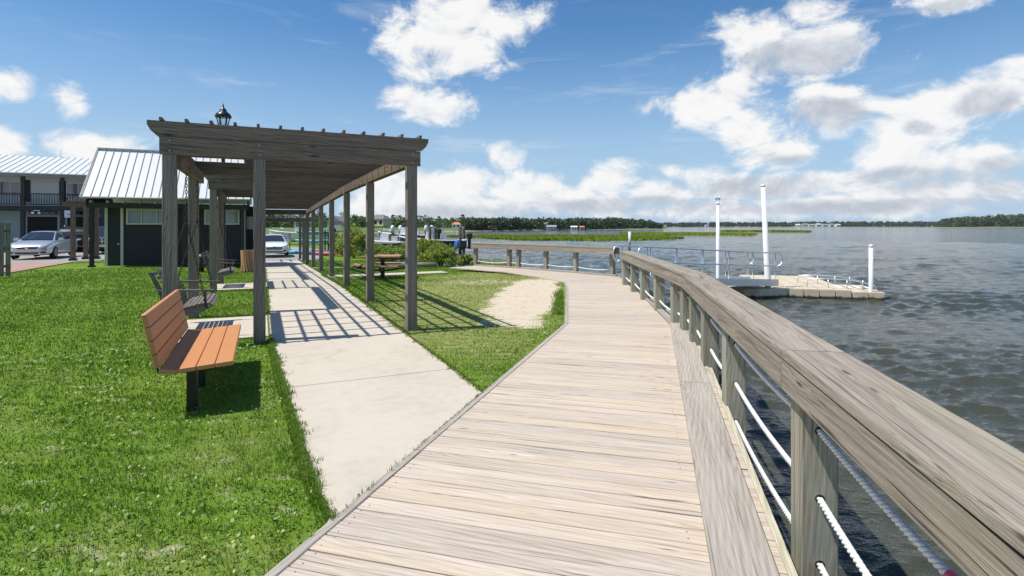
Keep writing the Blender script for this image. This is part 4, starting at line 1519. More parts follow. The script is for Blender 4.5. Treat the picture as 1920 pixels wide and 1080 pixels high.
# two-storey building with a balcony
BT = 40.9
bl = empty('two_storey_building', (*site(-18.8, BT), -0.22), TH, 'two-storey building with white metal roof and dark balcony behind the cars', 'building')
lb = lambda px, t: s_at(px, t) + 18.8
xa, xb = -12.0, 11.0
WB = 1.5
mb = MB(); mb.box(((xa + xb) / 2, WB + 3.5, 2.75), (xb - xa, 6.9, 5.5)); mb.build('wall', M_TEAL, bl)
lap_siding(xa, xb, WB + 0.02, 3.35, 5.5, 0.19).build('upper_siding', M_WHITE, bl)
for (pa, pb, mu) in ((-70, -30, 1), (-2, 41, 1), (124, 170, 1)):
    window(bl, lb(pa, BT + WB), lb(pb, BT + WB), 4.0, 5.15, WB - 0.02, M_WHITE, mu, 0.09)
for (pa, pb) in ((45, 55), (113, 123)):
    mb = MB(); mb.box(((lb(pa, BT + WB) + lb(pb, BT + WB)) / 2, WB - 0.03, 4.45), (0.42, 0.06, 1.6)); mb.build('shutter', W_DARK, bl)
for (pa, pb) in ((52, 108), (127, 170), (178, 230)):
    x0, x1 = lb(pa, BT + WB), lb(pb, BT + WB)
    mb = MB(); mb.box(((x0 + x1) / 2, WB - 0.01, 1.28), (x1 - x0, 0.05, 2.56)); d_ = mb.build('garage_shade_panel', M_DIM, bl)  # dark panel on the solid wall, painting the shade of an open garage
    mb = MB(); mb.box(((x0 + x1) / 2, WB - 0.05, 2.63), (x1 - x0 + .3, 0.06, 0.14)); mb.box((x0 - .08, WB - 0.05, 1.28), (0.14, 0.058, 2.55)); mb.box((x1 + .08, WB - 0.05, 1.28), (0.14, 0.058, 2.55)); mb.build('frame', M_TEAL, d_)
    for q in range(2):
        xm = x0 + (x1 - x0) * (q + .5) / 2
        mb = MB(); mb.box((xm, WB - 0.04, 2.92), ((x1 - x0) / 2 - .08, 0.04, 0.32)); mb.build('transom', M_GLASS, bl)
mb = MB(); mb.box(((xa + xb) / 2, 0.75, 3.24), (xb - xa, 1.56, 0.16)); mb.build('balcony_floor', W_DARK, bl)
mb = MB(); mb.box(((xa + xb) / 2, -0.05, 3.12), (xb - xa, 0.08, 0.34)); mb.build('balcony_beam', W_DARK, bl)
pxs = [-110, -34, 43, 117, 192, 262]
pp = [lb(px, BT) for px in pxs]
for x in pp:
    post('post', x, 0, -0.1, 2.95, 0.24, W_DARK, bl)
    post('post', x, 0, 3.33, 5.42, 0.22, W_DARK, bl)
for xa_, xb_ in zip(pp[:-1], pp[1:]):
    beam('balcony_rail', (xa_ + .12, 0, 4.18), (xb_ - .12, 0, 4.18), 0.07, 0.07, W_DARK, bl)
    beam('balcony_rail', (xa_ + .12, 0, 3.42), (xb_ - .12, 0, 3.42), 0.06, 0.06, W_DARK, bl)
    mb = MB()
    n = int((xb_ - xa_) / 0.14)
    for k in range(1, n):
        mb.box((xa_ + (xb_ - xa_) * k / n, 0, 3.80), (0.035, 0.035, 0.70))
    o = mb.build('balusters', W_DARK, bl)
mb = MB(); mb.box(((xa + xb) / 2, -0.1, 5.50), (xb - xa + .6, 0.25, 0.20)); mb.build('eave_board', M_GUT, bl)
for (ya, yb) in ((-0.6, 4.6), (9.8, 4.6)):
    mb = MB()
    za, zb, d = 5.62, 7.32, 0.07
    q = [(xa - .3, ya, za), (xb + .3, ya, za), (xb + .3, yb, zb), (xa - .3, yb, zb)]
    mb.add(q + [(x, y, z - d) for x, y, z in q], [(0, 1, 2, 3), (7, 6, 5, 4), (4, 5, 1, 0), (5, 6, 2, 1), (7, 4, 0, 3)] if ya < yb else [(3, 2, 1, 0), (4, 5, 6, 7), (0, 1, 5, 4), (1, 2, 6, 5), (3, 0, 4, 7)])
    rf = mb.build('roof', M_ROOF, bl)
    if ya < yb:
        x = xa
        while x < xb:
            s_ = MB(); s_.add([(x - .012, ya, za + .002), (x + .012, ya, za + .002), (x + .012, yb, zb + .002), (x - .012, yb, zb + .002), (x - .012, ya, za + .05), (x + .012, ya, za + .05), (x + .012, yb, zb + .05), (x - .012, yb, zb + .05)], [(4, 5, 6, 7), (0, 1, 5, 4), (1, 2, 6, 5), (3, 0, 4, 7)])
            s_.build('roof_seam', M_ROOF, rf)
            x += 0.42
for xx in (xa, xb):
    mb = MB(); mb.add([(xx, 0, 5.5), (xx, 8.4, 5.5), (xx, 4.6, 7.25), (xx + .1, 0, 5.5), (xx + .1, 8.4, 5.5), (xx + .1, 4.6, 7.25)], [(0, 2, 1), (3, 4, 5), (0, 3, 5, 2), (1, 2, 5, 4)]); mb.build('gable', M_WHITE, bl)
mb = MB(); mb.tube([(lb(109, BT + 4), 4.6, 7.3), (lb(109, BT + 4), 4.6, 8.1)], 0.03, 6); mb.build('vent_pipe', M_WHITE, bl)
mb = MB(); mb.box((lb(124, BT) + .25, -0.13, 2.75), (0.62, 0.05, 0.52)); sg = mb.build('sign_board', M_WHITE, bl)
mb = MB(); mb.box((lb(124, BT) + .27, -0.16, 2.72), (0.34, 0.01, 0.06)); mb.build('sign_lettering', M_BLUE, sg)
for k in (-1, 1):
    mb = MB(); mb.lathe([(0.05, 0), (0.09, 0.14)], 10); mb.build('floodlight', M_WHITE, bl, (lb(70, BT) + .14 * k, -0.2, 2.86), (R(110), 0, R(20) * k))
mb = MB(); mb.box((lb(70, BT), -0.13, 2.98), (0.34, 0.08, 0.05)); mb.build('floodlight_bracket', M_WHITE, bl)

# little entry trellis by the brick path
en = empty('entry_trellis', (*site(-11.3, 26.2), -0.18), TH, 'dark timber entry trellis on stout posts by the brick path', 'trellis')
for (px, t_) in ((137, 26.2), (161, 27.6), (181, 27.6)):
    x = s_at(px, t_) + 11.3
    post('post', x, t_ - 26.2, 0, 2.85, 0.19, W_PERG, en)
    mb = MB(); mb.box((x, t_ - 26.2, 0.07), (0.30, 0.30, 0.22)); mb.build('post_base', M_BLACK, en)
xm0, xm1 = s_at(130, 26.2) + 11.3, s_at(186, 26.2) + 11.3
for y_ in (0.0, 1.45):
    beam('cross_beam', (xm0 - .3, y_, 2.95), (xm1 + .3, y_, 2.95), 0.09, 0.22, W_PERG, en)
for k in range(5):
    x = xm0 + (xm1 - xm0) * k / 4
    beam('roof_slat', (x, -0.4, 3.10), (x, 1.9, 3.10), 0.05, 0.09, W_PERG, en)

# picket fence at the lawn's left end
ft = 15.2
sx1 = s_at(19.5, ft)
fe = empty('picket_fence', (*site(sx1 - 1.6, ft), float(gz(*[np.array(v) for v in site(sx1 - 1.6, ft)]))), TH, 'weathered picket fence panel at the left edge of the lawn', 'fence')
for k in range(21):
    lumber('picket', (1.82, 0.135, 0.022), W_PPOST, fe, (1.53 - k * 0.158, (-0.03 if k % 2 else 0.03), 0.93), (0, R(-90), R(90)), 0.006)
for z in (0.35, 0.95, 1.55):
    beam('fence_rail', (-1.75, 0.0, z), (1.6, 0.0, z), 0.035, 0.09, W_PERG, fe)


# ------------------------------------------------------------------ cars
from mathutils.bvhtree import BVHTree


def crom(pts, n):
    """smooth a list of tuples to n samples (Catmull-Rom)"""
    P_ = np.array(pts, float)
    m_ = len(P_)
    out = []
    for i in range(n):
        u_ = i * (m_ - 1) / (n - 1)
        k = min(int(u_), m_ - 2); f = u_ - k
        a, b_, c, d = P_[max(k - 1, 0)], P_[k], P_[k + 1], P_[min(k + 2, m_ - 1)]
        out.append(0.5 * ((2 * b_) + (-a + c) * f + (2 * a - 5 * b_ + 4 * c - d) * f * f + (-a + 3 * b_ - 3 * c + d) * f ** 3))
    return np.array(out)


def car(name, loc, rz, paint, label, st, cab, wheels, wr=0.33, spec='sedan'):
    root = empty(name, loc, rz, label, 'car')
    S = crom(st, 46)
    rings = []
    for (x, w, zb, zbelt, zt) in S:
        sec = crom([(0, zb), (w * .80, zb), (w * .97, zb + .10), (w, (zb + zbelt) / 2 + .03), (w * .97, zbelt), (w * .84, zt - .012), (w * .42, zt + .018), (0, zt + .025)], 20)
        rings.append([(x, y, z) for y, z in sec] + [(x, -y, z) for y, z in sec[-2:0:-1]])
    n = len(rings[0])
    mb = MB()
    mb.add([p for r_ in rings for p in r_], [(i * n + k, i * n + (k + 1) % n, (i + 1) * n + (k + 1) % n, (i + 1) * n + k) for i in range(len(rings) - 1) for k in range(n)], True)
    mb.add(rings[0], [tuple(range(n - 1, -1, -1))]); mb.add(rings[-1], [tuple(range(n))])
    bo = mb.build('body', paint, root)
    bvh = BVHTree.FromPolygons(mb.v, mb.f)
    # cabin shell and glass
    (xr0, xf0, zb0, wb0), (xr1, xf1, zt1, wt1) = cab
    cs_ = [(xf0, wb0, zb0), (xf1, wt1, zt1), ((xf1 + xr1) / 2, wt1 * 1.01, zt1 + .035), (xr1, wt1 * .97, zt1 - .01), (xr0, wb0 * .95, zb0)]
    cc = crom(cs_, 25)
    mb = MB()
    rows = []
    for (x, w, z) in cc:
        rows.append([(x, w * v, z + 0.03 * (1 - v * v) + (0.0)) for v in np.linspace(-1, 1, 9)])
    mb.add([p for r_ in rows for p in r_], [(i * 9 + k, i * 9 + k + 1, (i + 1) * 9 + k + 1, (i + 1) * 9 + k) for i in range(24) for k in range(8)], True)
    low = [(x, (wb0 + .03), zb0 - .08) for (x, w, z) in cc]
    for sg_ in (-1, 1):
        b_ = len(mb.v)
        mb.add([(x, sg_ * w, z) for (x, w, z) in cc] + [(x, sg_ * wb0 * 1.0, min(z, zb0)) for (x, w, z) in cc], [((i, i + 1, 26 + i, 25 + i) if sg_ > 0 else (i + 1, i, 25 + i, 26 + i)) for i in range(24)])
    mb.build('cabin', paint, root)

    def pane(nm, q, mat=M_GLASS):
        p = MB(); p.add(q, [(0, 1, 2, 3)]); return p.build(nm, mat, root)

    def lp3(a, b_, f): return a + (b_ - a) * f
    # windscreen on the front slope, proud of the shell
    def slope(f, v, xa_, wa, za, xb_, wb_, zb_, off):
        x = lp3(xa_, xb_, f); w = lp3(wa, wb_, f); z = lp3(za, zb_, f)
        return (x + off, w * v, z + off * .8 + 0.03 * (1 - v * v))
    gm = MB()
    g_ = [slope(f, v, xf0, wb0, zb0, xf1, wt1, zt1, 0.035) for f in np.linspace(0.05, 0.93, 5) for v in np.linspace(-.92, .92, 7)]
    gm.add(g_, [(i * 7 + k, i * 7 + k + 1, (i + 1) * 7 + k + 1, (i + 1) * 7 + k) for i in range(4) for k in range(6)], True)
    gm.build('windscreen', M_GLASS, root)
    gm = MB()
    g_ = [slope(f, v, xr0, wb0 * .95, zb0, xr1, wt1 * .97, zt1 - .01, -0.03) for f in np.linspace(0.08, 0.9, 5) for v in np.linspace(-.9, .9, 7)]
    g_ = [(x, y, z + .05) for x, y, z in g_]
    gm.add(g_, [(i * 7 + k, (i + 1) * 7 + k, (i + 1) * 7 + k + 1, i * 7 + k + 1) for i in range(4) for k in range(6)], True)
    gm.build('rear_window', M_GLASS, root)
    for sg_ in (-1, 1):
        def sp(x, f): return (x, sg_ * (lp3(wb0, wt1, f) + 0.012), lp3(zb0, zt1, f))
        xm = (xf1 + xr1) / 2 - 0.05
        pane('side_window', [sp(xf0 - .28, .06), sp(xm + .04, .06), sp(xm + .04, .90), sp(xf1 - .05, .90)])
        pane('side_window', [sp(xm - .04, .06), sp(xr0 + .38, .06), sp(xr1 + .12, .90), sp(xm - .04, .90)])
        mb = MB(); mb.box((xf0 - .38, sg_ * (wb0 + .19), zb0 + .08), (0.12, 0.24, 0.15), taper=.8); mb.build('wing_mirror', paint, root)
    for xw in wheels:
        for sg_ in (-1, 1):
            mw = S[np.argmin(abs(S[:, 0] - xw)), 1]
            ty_ = MB(); ty_.lathe([(wr * .62, -.10), (wr * .93, -.11), (wr, -.07), (wr, .07), (wr * .93, .11), (wr * .62, .10)], 22)
            w_ = ty_.build('wheel', M_TYRE, root, (xw, sg_ * (mw - 0.085), wr), (R(90), 0, 0))
            rm = MB(); rm.lathe([(wr * .66, -.112), (wr * .60, -.108), (wr * .15, -.10), (wr * .15, .10), (wr * .60, .108), (wr * .66, .112)], 18)
            rm.build('rim', M_RIM, w_)
            am = MB(); am.lathe([(wr * 1.16, -.004), (wr * 1.16, .004)], 24)
            am.build('wheel_arch', M_DIM, root, (xw, sg_ * (mw - 0.012), wr + 0.01), (R(90), 0, 0))

    def patch(nm, poly, mat, off=0.008, step=0.06, par=None):
        """a panel lying on the car's nose, outline in (y, z)"""
        p = MB()
        y0, y1 = min(q[0] for q in poly), max(q[0] for q in poly)
        z0, z1 = min(q[1] for q in poly), max(q[1] for q in poly)
        y = y0
        while y < y1:
            z = z0
            while z < z1:
                c = clip(clip(clip(clip(poly, -1, 0, -y), 1, 0, y + step), 0, -1, -z), 0, 1, z + step)
                if len(c) > 2 and area(c) > 1e-6:
                    vs = []
                    for (yy, zz) in c:
                        h = bvh.ray_cast(Vector((5, yy, zz)), Vector((-1, 0, 0)))
                        vs.append(((h[0].x if h[0] else st[-1][0] - .3) + off, yy, zz))
                    p.add(vs, [tuple(range(len(c)))], True)
                z += step
            y += step
        return p.build(nm, mat, par or root)
    return root, patch


SED = [(-2.42, .62, .46, .78, .92), (-2.30, .82, .30, .92, 1.04), (-1.7, .90, .21, .97, 1.07), (-.9, .915, .19, .97, 1.02), (0, .915, .19, .95, 1.0), (.85, .91, .19, .93, 1.0), (1.45, .905, .20, .88, .96), (1.95, .89, .21, .79, .865), (2.25, .82, .22, .68, .755), (2.40, .64, .25, .58, .64), (2.44, .50, .32, .50, .55)]
SEDC = ((-2.0, 1.25, .97, .79), (-.95, .30, 1.42, .58))


def sedan_face(root, patch, style):
    for sg_ in (-1, 1):
        if style == 'oval':
            patch('headlight', [(sg_ * .84, .70), (sg_ * .82, .80), (sg_ * .55, .715), (sg_ * .50, .60), (sg_ * .62, .60)], M_REFL, .012, .04)
            patch('fog_light', [(sg_ * .78, .40), (sg_ * .76, .31), (sg_ * .58, .31), (sg_ * .56, .40)], M_PLASTIC, .01, .04)
        else:
            patch('headlight', [(sg_ * .86, .74), (sg_ * .80, .78), (sg_ * .50, .70), (sg_ * .48, .64), (sg_ * .72, .66)], M_REFL, .012, .04)
            patch('fog_light', [(sg_ * .80, .42), (sg_ * .74, .32), (sg_ * .55, .32), (sg_ * .60, .44)], M_PLASTIC, .01, .04)
    if style == 'oval':
        g_ = patch('grille', [(-.46, .66), (.46, .66), (.40, .545), (-.40, .545)], M_PLASTIC, .012, .04)
        patch('chrome_bar', [(-.48, .69), (.48, .69), (.46, .662), (-.46, .662)], M_CHROME, .02, .05, g_)
        mb = MB(); mb.lathe([(0.075, 0), (0.07, 0.02), (0.05, 0.024)], 18); mb.build('badge', M_CHROME, root, (2.46, 0, .61), (0, R(90), 0))
        patch('lower_grille', [(-.52, .38), (.52, .38), (.46, .29), (-.46, .29)], M_PLASTIC, .012, .05)
    else:
        g_ = patch('grille', [(-.50, .66), (.50, .66), (.52, .58), (.42, .46), (-.42, .46), (-.52, .58)], M_PLASTIC, .012, .04)
        for k in range(4):
            patch('grille_bar', [(-.46, .635 - k * .045), (.46, .635 - k * .045), (.46, .62 - k * .045), (-.46, .62 - k * .045)], M_CHROME, .018, .06, g_)
        patch('lower_grille', [(-.56, .36), (.56, .36), (.50, .28), (-.50, .28)], M_PLASTIC, .012, .05)
        patch('badge', [(-.07, .70), (.07, .70), (.07, .675), (-.07, .675)], M_BLUE, .02, .05)


def place(px, Y, dz):
    x = (px - 960) * Y / 1020
    return (x, Y, dz)


HEAD = TH - R(90)
r_, pt_ = car('silver_sedan', (-26.5, 30.9, -0.11), HEAD - R(2), P_SILVER, 'silver sedan parked nose-out in front of the two-storey building', SED, SEDC, (1.45, -1.35))
sedan_face(r_, pt_, 'oval')
r_, pt_ = car('white_sedan', (-17.35, 39.6, -0.44), HEAD, P_WHITE, 'white sedan facing the camera at the end of the walk', SED, SEDC, (1.45, -1.35))
sedan_face(r_, pt_, 'hex')
SUVS = [(-2.3, .72, .50, 1.0, 1.15), (-2.2, .88, .34, 1.08, 1.18), (-1.4, .93, .28, 1.1, 1.16), (0, .94, .27, 1.08, 1.14), (.9, .935, .27, 1.05, 1.12), (1.6, .92, .28, 1.0, 1.08), (2.1, .88, .29, .92, 1.0), (2.3, .76, .34, .80, .88), (2.36, .62, .42, .70, .76)]
r_, pt_ = car('black_suv', (-31.4, 39.2, -0.16), HEAD, P_BLACK, 'black suv with roof rails standing behind the silver sedan', SUVS, ((-2.2, 1.25, 1.10, .84), (-1.9, .45, 1.72, .68)), (1.42, -1.35), .36)
for sg_ in (-1, 1):
    mb = MB(); mb.tube([(.3, sg_ * .62, 1.80), (.1, sg_ * .64, 1.86), (-1.6, sg_ * .62, 1.86), (-1.8, sg_ * .6, 1.78)], 0.022, 6); mb.build('roof_rail', M_ALU, r_)
    pt_('headlight', [(sg_ * .84, .86), (sg_ * .80, .96), (sg_ * .52, .92), (sg_ * .50, .82)], M_REFL, .012, .05)
pt_('grille', [(-.48, .92), (.48, .92), (.44, .70), (-.44, .70)], M_PLASTIC, .012, .06)
TRK = [(-2.8, .86, .50, 1.05, 1.12), (-2.7, .95, .42, 1.10, 1.16), (-1.4, .98, .36, 1.12, 1.17), (0, .985, .35, 1.12, 1.18), (1.0, .98, .35, 1.12, 1.2), (1.8, .97, .36, 1.10, 1.19), (2.5, .95, .38, 1.05, 1.15), (2.72, .90, .42, .98, 1.08), (2.80, .84, .50, .90, 1.0)]
r_, pt_ = car('pickup_truck', (-27.3, 37.2, -0.18), HEAD, P_BLUE, 'dark blue pickup truck with chrome cross grille behind the trellis posts', TRK, ((-1.2, 1.35, 1.14, .86), (-.95, .55, 1.78, .70)), (1.75, -1.7), .40)
pt_('grille', [(-.52, 1.02), (.52, 1.02), (.46, .70), (-.46, .70)], M_PLASTIC, .012, .06)
pt_('chrome_cross', [(-.52, .885), (.52, .885), (.52, .83), (-.52, .83)], M_CHROME, .022, .08)
pt_('chrome_cross', [(-.035, 1.02), (.035, 1.02), (.035, .70), (-.035, .70)], M_CHROME, .024, .05)
pt_('bumper', [(-.86, .66), (.86, .66), (.86, .50), (-.86, .50)], M_CHROME, .03, .08)
pt_('number_plate', [(-.15, .64), (.15, .64), (.15, .53), (-.15, .53)], M_WHITE, .045, .08)
for sg_ in (-1, 1):
    pt_('headlight', [(sg_ * .84, .78), (sg_ * .82, 1.0), (sg_ * .56, 1.0), (sg_ * .56, .78)], M_REFL, .014, .05)

# ------------------------------------------------------------------ leaves, trees, bushes
def leaf_mat(name, a, b_, c):
    m, t, b = new_mat(name)
    rnd = t.node('ShaderNodeNewGeometry').outputs['Random Per Island']
    orr = t.node('ShaderNodeObjectInfo').outputs['Random']
    v = t.m('ADD', t.m('MULTIPLY', rnd, 0.7), t.m('MULTIPLY', orr, 0.3))
    col = t.ramp(v, [(0.1, a), (0.5, b_), (0.9, c)])
    t.l.new(col, b.inputs['Base Color'])
    b.inputs['Roughness'].default_value = 0.6
    b.inputs['Specular IOR Level'].default_value = 0.25
    tr = t.node('ShaderNodeBsdfTranslucent'); t.l.new(col, tr.inputs[0])
    ms = t.node('ShaderNodeMixShader'); ms.inputs[0].default_value = 0.25
    t.l.new(b.outputs[0], ms.inputs[1]); t.l.new(tr.outputs[0], ms.inputs[2])
    t.l.new(ms.outputs[0], t.n['Material Output'].inputs[0])
    return m


L_OAK = leaf_mat('oak_leaves', (0.035, 0.065, 0.018), (0.075, 0.125, 0.032), (0.13, 0.185, 0.05))
L_PINE = leaf_mat('pine_needles', (0.028, 0.055, 0.020), (0.055, 0.095, 0.034), (0.09, 0.14, 0.05))
L_FAR = leaf_mat('far_woodland_leaves', (0.040, 0.070, 0.034), (0.075, 0.115, 0.05), (0.115, 0.155, 0.065))
L_BUSH = leaf_mat('bright_bush_leaves', (0.12, 0.18, 0.025), (0.26, 0.34, 0.055), (0.42, 0.46, 0.12))
L_REED = leaf_mat('marsh_grass_blades', (0.15, 0.23, 0.012), (0.26, 0.36, 0.018), (0.38, 0.44, 0.04))
M_BARK = plain('grey_bark', (0.09, 0.075, 0.06), 0.9, 0, 0.3, 8, 0.4)


def leaf_quads(c, size, rg, flat=0.0, aspect=0.55):
    n = len(c)
    nr = rg.normal(size=(n, 3)); nr[:, 2] += flat
    nr /= np.linalg.norm(nr, axis=1)[:, None]
    a = rg.normal(size=(n, 3))
    u = np.cross(nr, a); u /= np.linalg.norm(u, axis=1)[:, None]
    w = np.cross(nr, u)
    s = (size * rg.uniform(.6, 1.4, n))[:, None]
    V = np.stack([c - u * s, c + w * s * aspect, c + u * s, c - w * s * aspect], 1)
    return V


def quads_mesh(name, V):
    n = len(V)
    F = np.arange(n * 4).reshape(n, 4)
    return np_mesh(name, V.reshape(-1, 3), F, False)


def clumps(rg, n_cl, per, ell, zc, clr, low=-0.55):
    """points on the outside of many small clumps filling an uneven crown"""
    out = []
    k = 0
    while k < n_cl:
        p = rg.normal(size=3); p /= np.linalg.norm(p)
        p *= rg.random() ** 0.45
        if p[2] < low: continue
        c = p * ell * (0.82 + 0.36 * rg.random()) + np.array([0, 0, zc])
        r = clr * rg.uniform(.55, 1.25)
        q = rg.normal(size=(per, 3)); q /= np.linalg.norm(q, axis=1)[:, None]
        q *= (rg.random((per, 1)) ** 0.33)
        out.append(c + q * r * np.array([1, 1, .75]))
        k += 1
    return np.concatenate(out)


def crown_mesh(seed, H, W, zc, kind='oak', leaf=0.34):
    rg = np.random.default_rng(seed)
    if kind == 'oak':
        pts = clumps(rg, 34, 46, np.array([W / 2, W / 2, (H - zc) * .95]), zc, W * 0.14)
    else:
        pts = []
        for k in range(24):
            z = zc + (H - zc) * (rg.random() ** .8)
            rad = W / 2 * (1.05 - (z - zc) / (H - zc) * .8)
            a = rg.uniform(0, 6.28); rr_ = rad * rg.uniform(.2, 1)
            q = rg.normal(size=(42, 3)) * np.array([.55, .55, .28]) * W * .14
            pts.append(q + np.array([math.cos(a) * rr_, math.sin(a) * rr_, z]))
        pts = np.concatenate(pts)
    return quads_mesh('crown', leaf_quads(pts, leaf, rg, 0.5))


def trunk_mesh(H, zc, r, seed):
    rg = random.Random(seed)
    mb = MB()
    bend = rg.uniform(-.3, .3)
    mb.tube([(0, 0, -0.5), (0.02, 0, 0.5), (bend * .4, .1, zc * .6), (bend, .15, zc), (bend * .8, 0, H * .8)], [r * 1.3, r, r * .8, r * .6, r * .15], 8)
    for k in range(5):
        a = rg.uniform(0, 6.28); z = zc * rg.uniform(.55, 1.1); l = H * rg.uniform(.16, .3)
        mb.tube([(bend * .6, .1, z), (bend * .6 + math.cos(a) * l * .6, math.sin(a) * l * .6, z + l * .45), (bend * .6 + math.cos(a) * l, math.sin(a) * l, z + l * .9)], [r * .4, r * .25, r * .06], 6)
    return mb.mesh('trunk')


TREES = []
for k in range(5):
    TREES.append((crown_mesh(40 + k, 10, 8.5 + k * .4, 4.6, 'oak'), trunk_mesh(10, 4.6, .26, k), L_OAK))
for k in range(2):
    TREES.append((crown_mesh(60 + k, 13, 5.6, 6.0, 'pine', .34), trunk_mesh(13, 7.5, .22, 20 + k), L_PINE))


def tree(kind, x, y, z, sc, label, rz=None, name=None):
    cm, tm, lm = TREES[kind]
    root = empty(name or ('pine_tree' if kind >= 5 else 'oak_tree'), (x, y, z), random.uniform(0, 6.28), label, 'tree', 'trees along the far bank')
    root.scale = (sc * 1.3, sc * 1.3, sc)
    link('crown', cm, lm, root); link('trunk', tm, M_BARK, root)
    return root


def at(px, Y):
    return (px - 960) * Y / 1020


# ------------------------------------------------------------------ far banks
def bank(name, line, depth, rise, mat, label):
    mb = MB()
    rows = []
    pts = crom([(at(px, Y), Y) for px, Y in line], 60)
    for (x, y) in pts:
        d = np.array([x, y]); d = d / np.linalg.norm(d)
        rows.append([(x + d[0] * depth * f, y + d[1] * depth * f, z) for f, z in ((-.012, WATER - .4), (0.0, WATER + .15), (0.05, WATER + .9), (0.3, rise * .6), (1.0, rise))])
    mb.add([p for r_ in rows for p in r_], [(i * 5 + k, (i + 1) * 5 + k, (i + 1) * 5 + k + 1, i * 5 + k + 1) for i in range(59) for k in range(4)], True)
    return tag(mb.build(name, mat), label, 'bank', kind='structure')


m, t, b = new_mat('bank_grass')
M_BANK = m
pos = t.node('ShaderNodeNewGeometry').outputs['Position']
n1 = t.noise(pos, 0.05, 5, 0.6); n2 = t.noise(pos, 0.8, 5, 0.7)
col = t.ramp(t.m('ADD', t.m('MULTIPLY', n1, .5), t.m('MULTIPLY', n2, .5)), [(0.3, (0.05, 0.085, 0.02)), (0.55, (0.10, 0.16, 0.035)), (0.75, (0.17, 0.21, 0.06))])
sz = t.node('ShaderNodeSeparateXYZ'); t.put(sz.inputs[0], pos)
col = t.mix(t.rng(sz.outputs[2], -0.75, -0.35, 1, 0), col, (0.28, 0.24, 0.17))
t.l.new(col, b.inputs['Base Color']); b.inputs['Roughness'].default_value = .95
bank('far_bank', [(300, 120), (480, 140), (600, 165), (700, 195), (800, 230), (870, 262), (1000, 320), (1130, 385), (1225, 430), (1250, 470)], 420, 4.0, M_BANK, 'low wooded bank across the creek on the left')
bank('distant_bank', [(1150, 1700), (1300, 1500), (1500, 1350), (1700, 1450), (1800, 1600), (2100, 1800), (2500, 2000)], 900, 7.0, M_BANK, 'distant low shore on the horizon to the right')
bank('headland', [(1745, 980), (1780, 900), (1850, 830), (1930, 800), (2100, 760), (2400, 700)], 300, 4.0, M_BANK, 'dark wooded headland at the right edge')


def wood_mass(name, spans, n_cl, label, leaf, seed):
    rg = np.random.default_rng(seed)
    P_ = []
    for k in range(n_cl):
        (p0, y0, h0), (p1, y1, h1) = spans[int(rg.random() * (len(spans) - 1))], (0, 0, 0)
        i = int(rg.random() * (len(spans) - 1)); f = rg.random()
        (p0, y0, h0), (p1, y1, h1) = spans[i], spans[i + 1]
        px = p0 + (p1 - p0) * f; Y = (y0 + (y1 - y0) * f) * (1 + 0.20 * rg.random() ** 1.6); H = (h0 + (h1 - h0) * f) * rg.uniform(.72, 1.12)
        w = H * rg.uniform(.32, .6)
        c = np.array([at(px, Y), Y, -0.3])
        q = rg.normal(size=(70, 3)); q /= np.linalg.norm(q, axis=1)[:, None]
        q *= rg.random((70, 1)) ** .3
        z = (q[:, 2:3] * .5 + .5) ** .9 * H
        P_.append(np.concatenate([q[:, :2] * w * (1.05 - .5 * z / H), z], 1) + c)
    P_ = np.concatenate(P_)
    o = link(name, quads_mesh(name, leaf_quads(P_, leaf, rg, .4, .7)), L_FAR)
    return tag(o, label, 'woodland', kind='stuff')


wood_mass('far_woodland', [(868, 268, 6.2), (940, 296, 6.4), (1010, 328, 6.8), (1090, 368, 7.4), (1160, 408, 8.4), (1215, 438, 7.2), (1242, 452, 3)], 640, 'band of dark woodland along the far left bank', .75, 1)
wood_mass('horizon_woodland', [(1200, 1560, 11), (1300, 1500, 12), (1450, 1400, 13), (1600, 1420, 14), (1750, 1520, 15), (1900, 1650, 14), (2150, 1800, 14)], 900, 'thin line of distant trees along the horizon', 2.4, 2)
wood_mass('headland_woodland', [(1752, 985, 8), (1775, 925, 15), (1810, 880, 17), (1870, 850, 19), (1950, 820, 20), (2100, 780, 20)], 520, 'dark trees covering the headland at the right edge', 1.5, 3)

SIDE = ['leaning', 'broad', 'tall', 'rounded', 'slender', 'low', 'spreading', 'dense']
trees = []
tr_rng = random.Random(9)
PXS = [486, 503, 517, 531, 546, 560, 575, 588, 601, 612, 624, 647, 660, 672, 684, 697, 738, 752, 766, 779, 793, 806, 822, 838, 852, 866, 880]
for i, px in enumerate(PXS):
    Y = 205 + 0.30 * (px - 480) + tr_rng.uniform(-10, 35)
    top = 398 if px < 620 else (402 if px < 760 else 406)
    H = 1.65 + (424 - top) * Y / 1020 * tr_rng.uniform(.92, 1.25)
    kind = tr_rng.choice([0, 1, 2, 3, 4, 0, 1, 2, 5, 6])
    sc = H / (13 if kind >= 5 else 11)
    near = 'behind the pergola posts' if px < 640 else ('by the pale yellow house' if px < 760 else 'behind the moored boats')
    kd = 'pine' if kind >= 5 else 'broadleaf tree'
    trees.append((px, kd, near, tree(kind, at(px, Y), Y, 0.4, sc, 'x')))
cnt = {}
for px, kd, near, o in trees:
    cnt.setdefault((kd, near), []).append((px, o))
ORD = ['first', 'second', 'third', 'fourth', 'fifth', 'sixth', 'seventh', 'eighth', 'ninth', 'tenth', 'eleventh', 'twelfth', 'thirteenth']
for (kd, near), lst in cnt.items():
    lst.sort(key=lambda q: q[0])
    for k, (px, o) in enumerate(lst):
        o['label'] = ('only dark %s on the bank %s' % (kd, near)) if len(lst) == 1 else ('dark %s on the bank %s, %s from left' % (kd, near, ORD[k]))

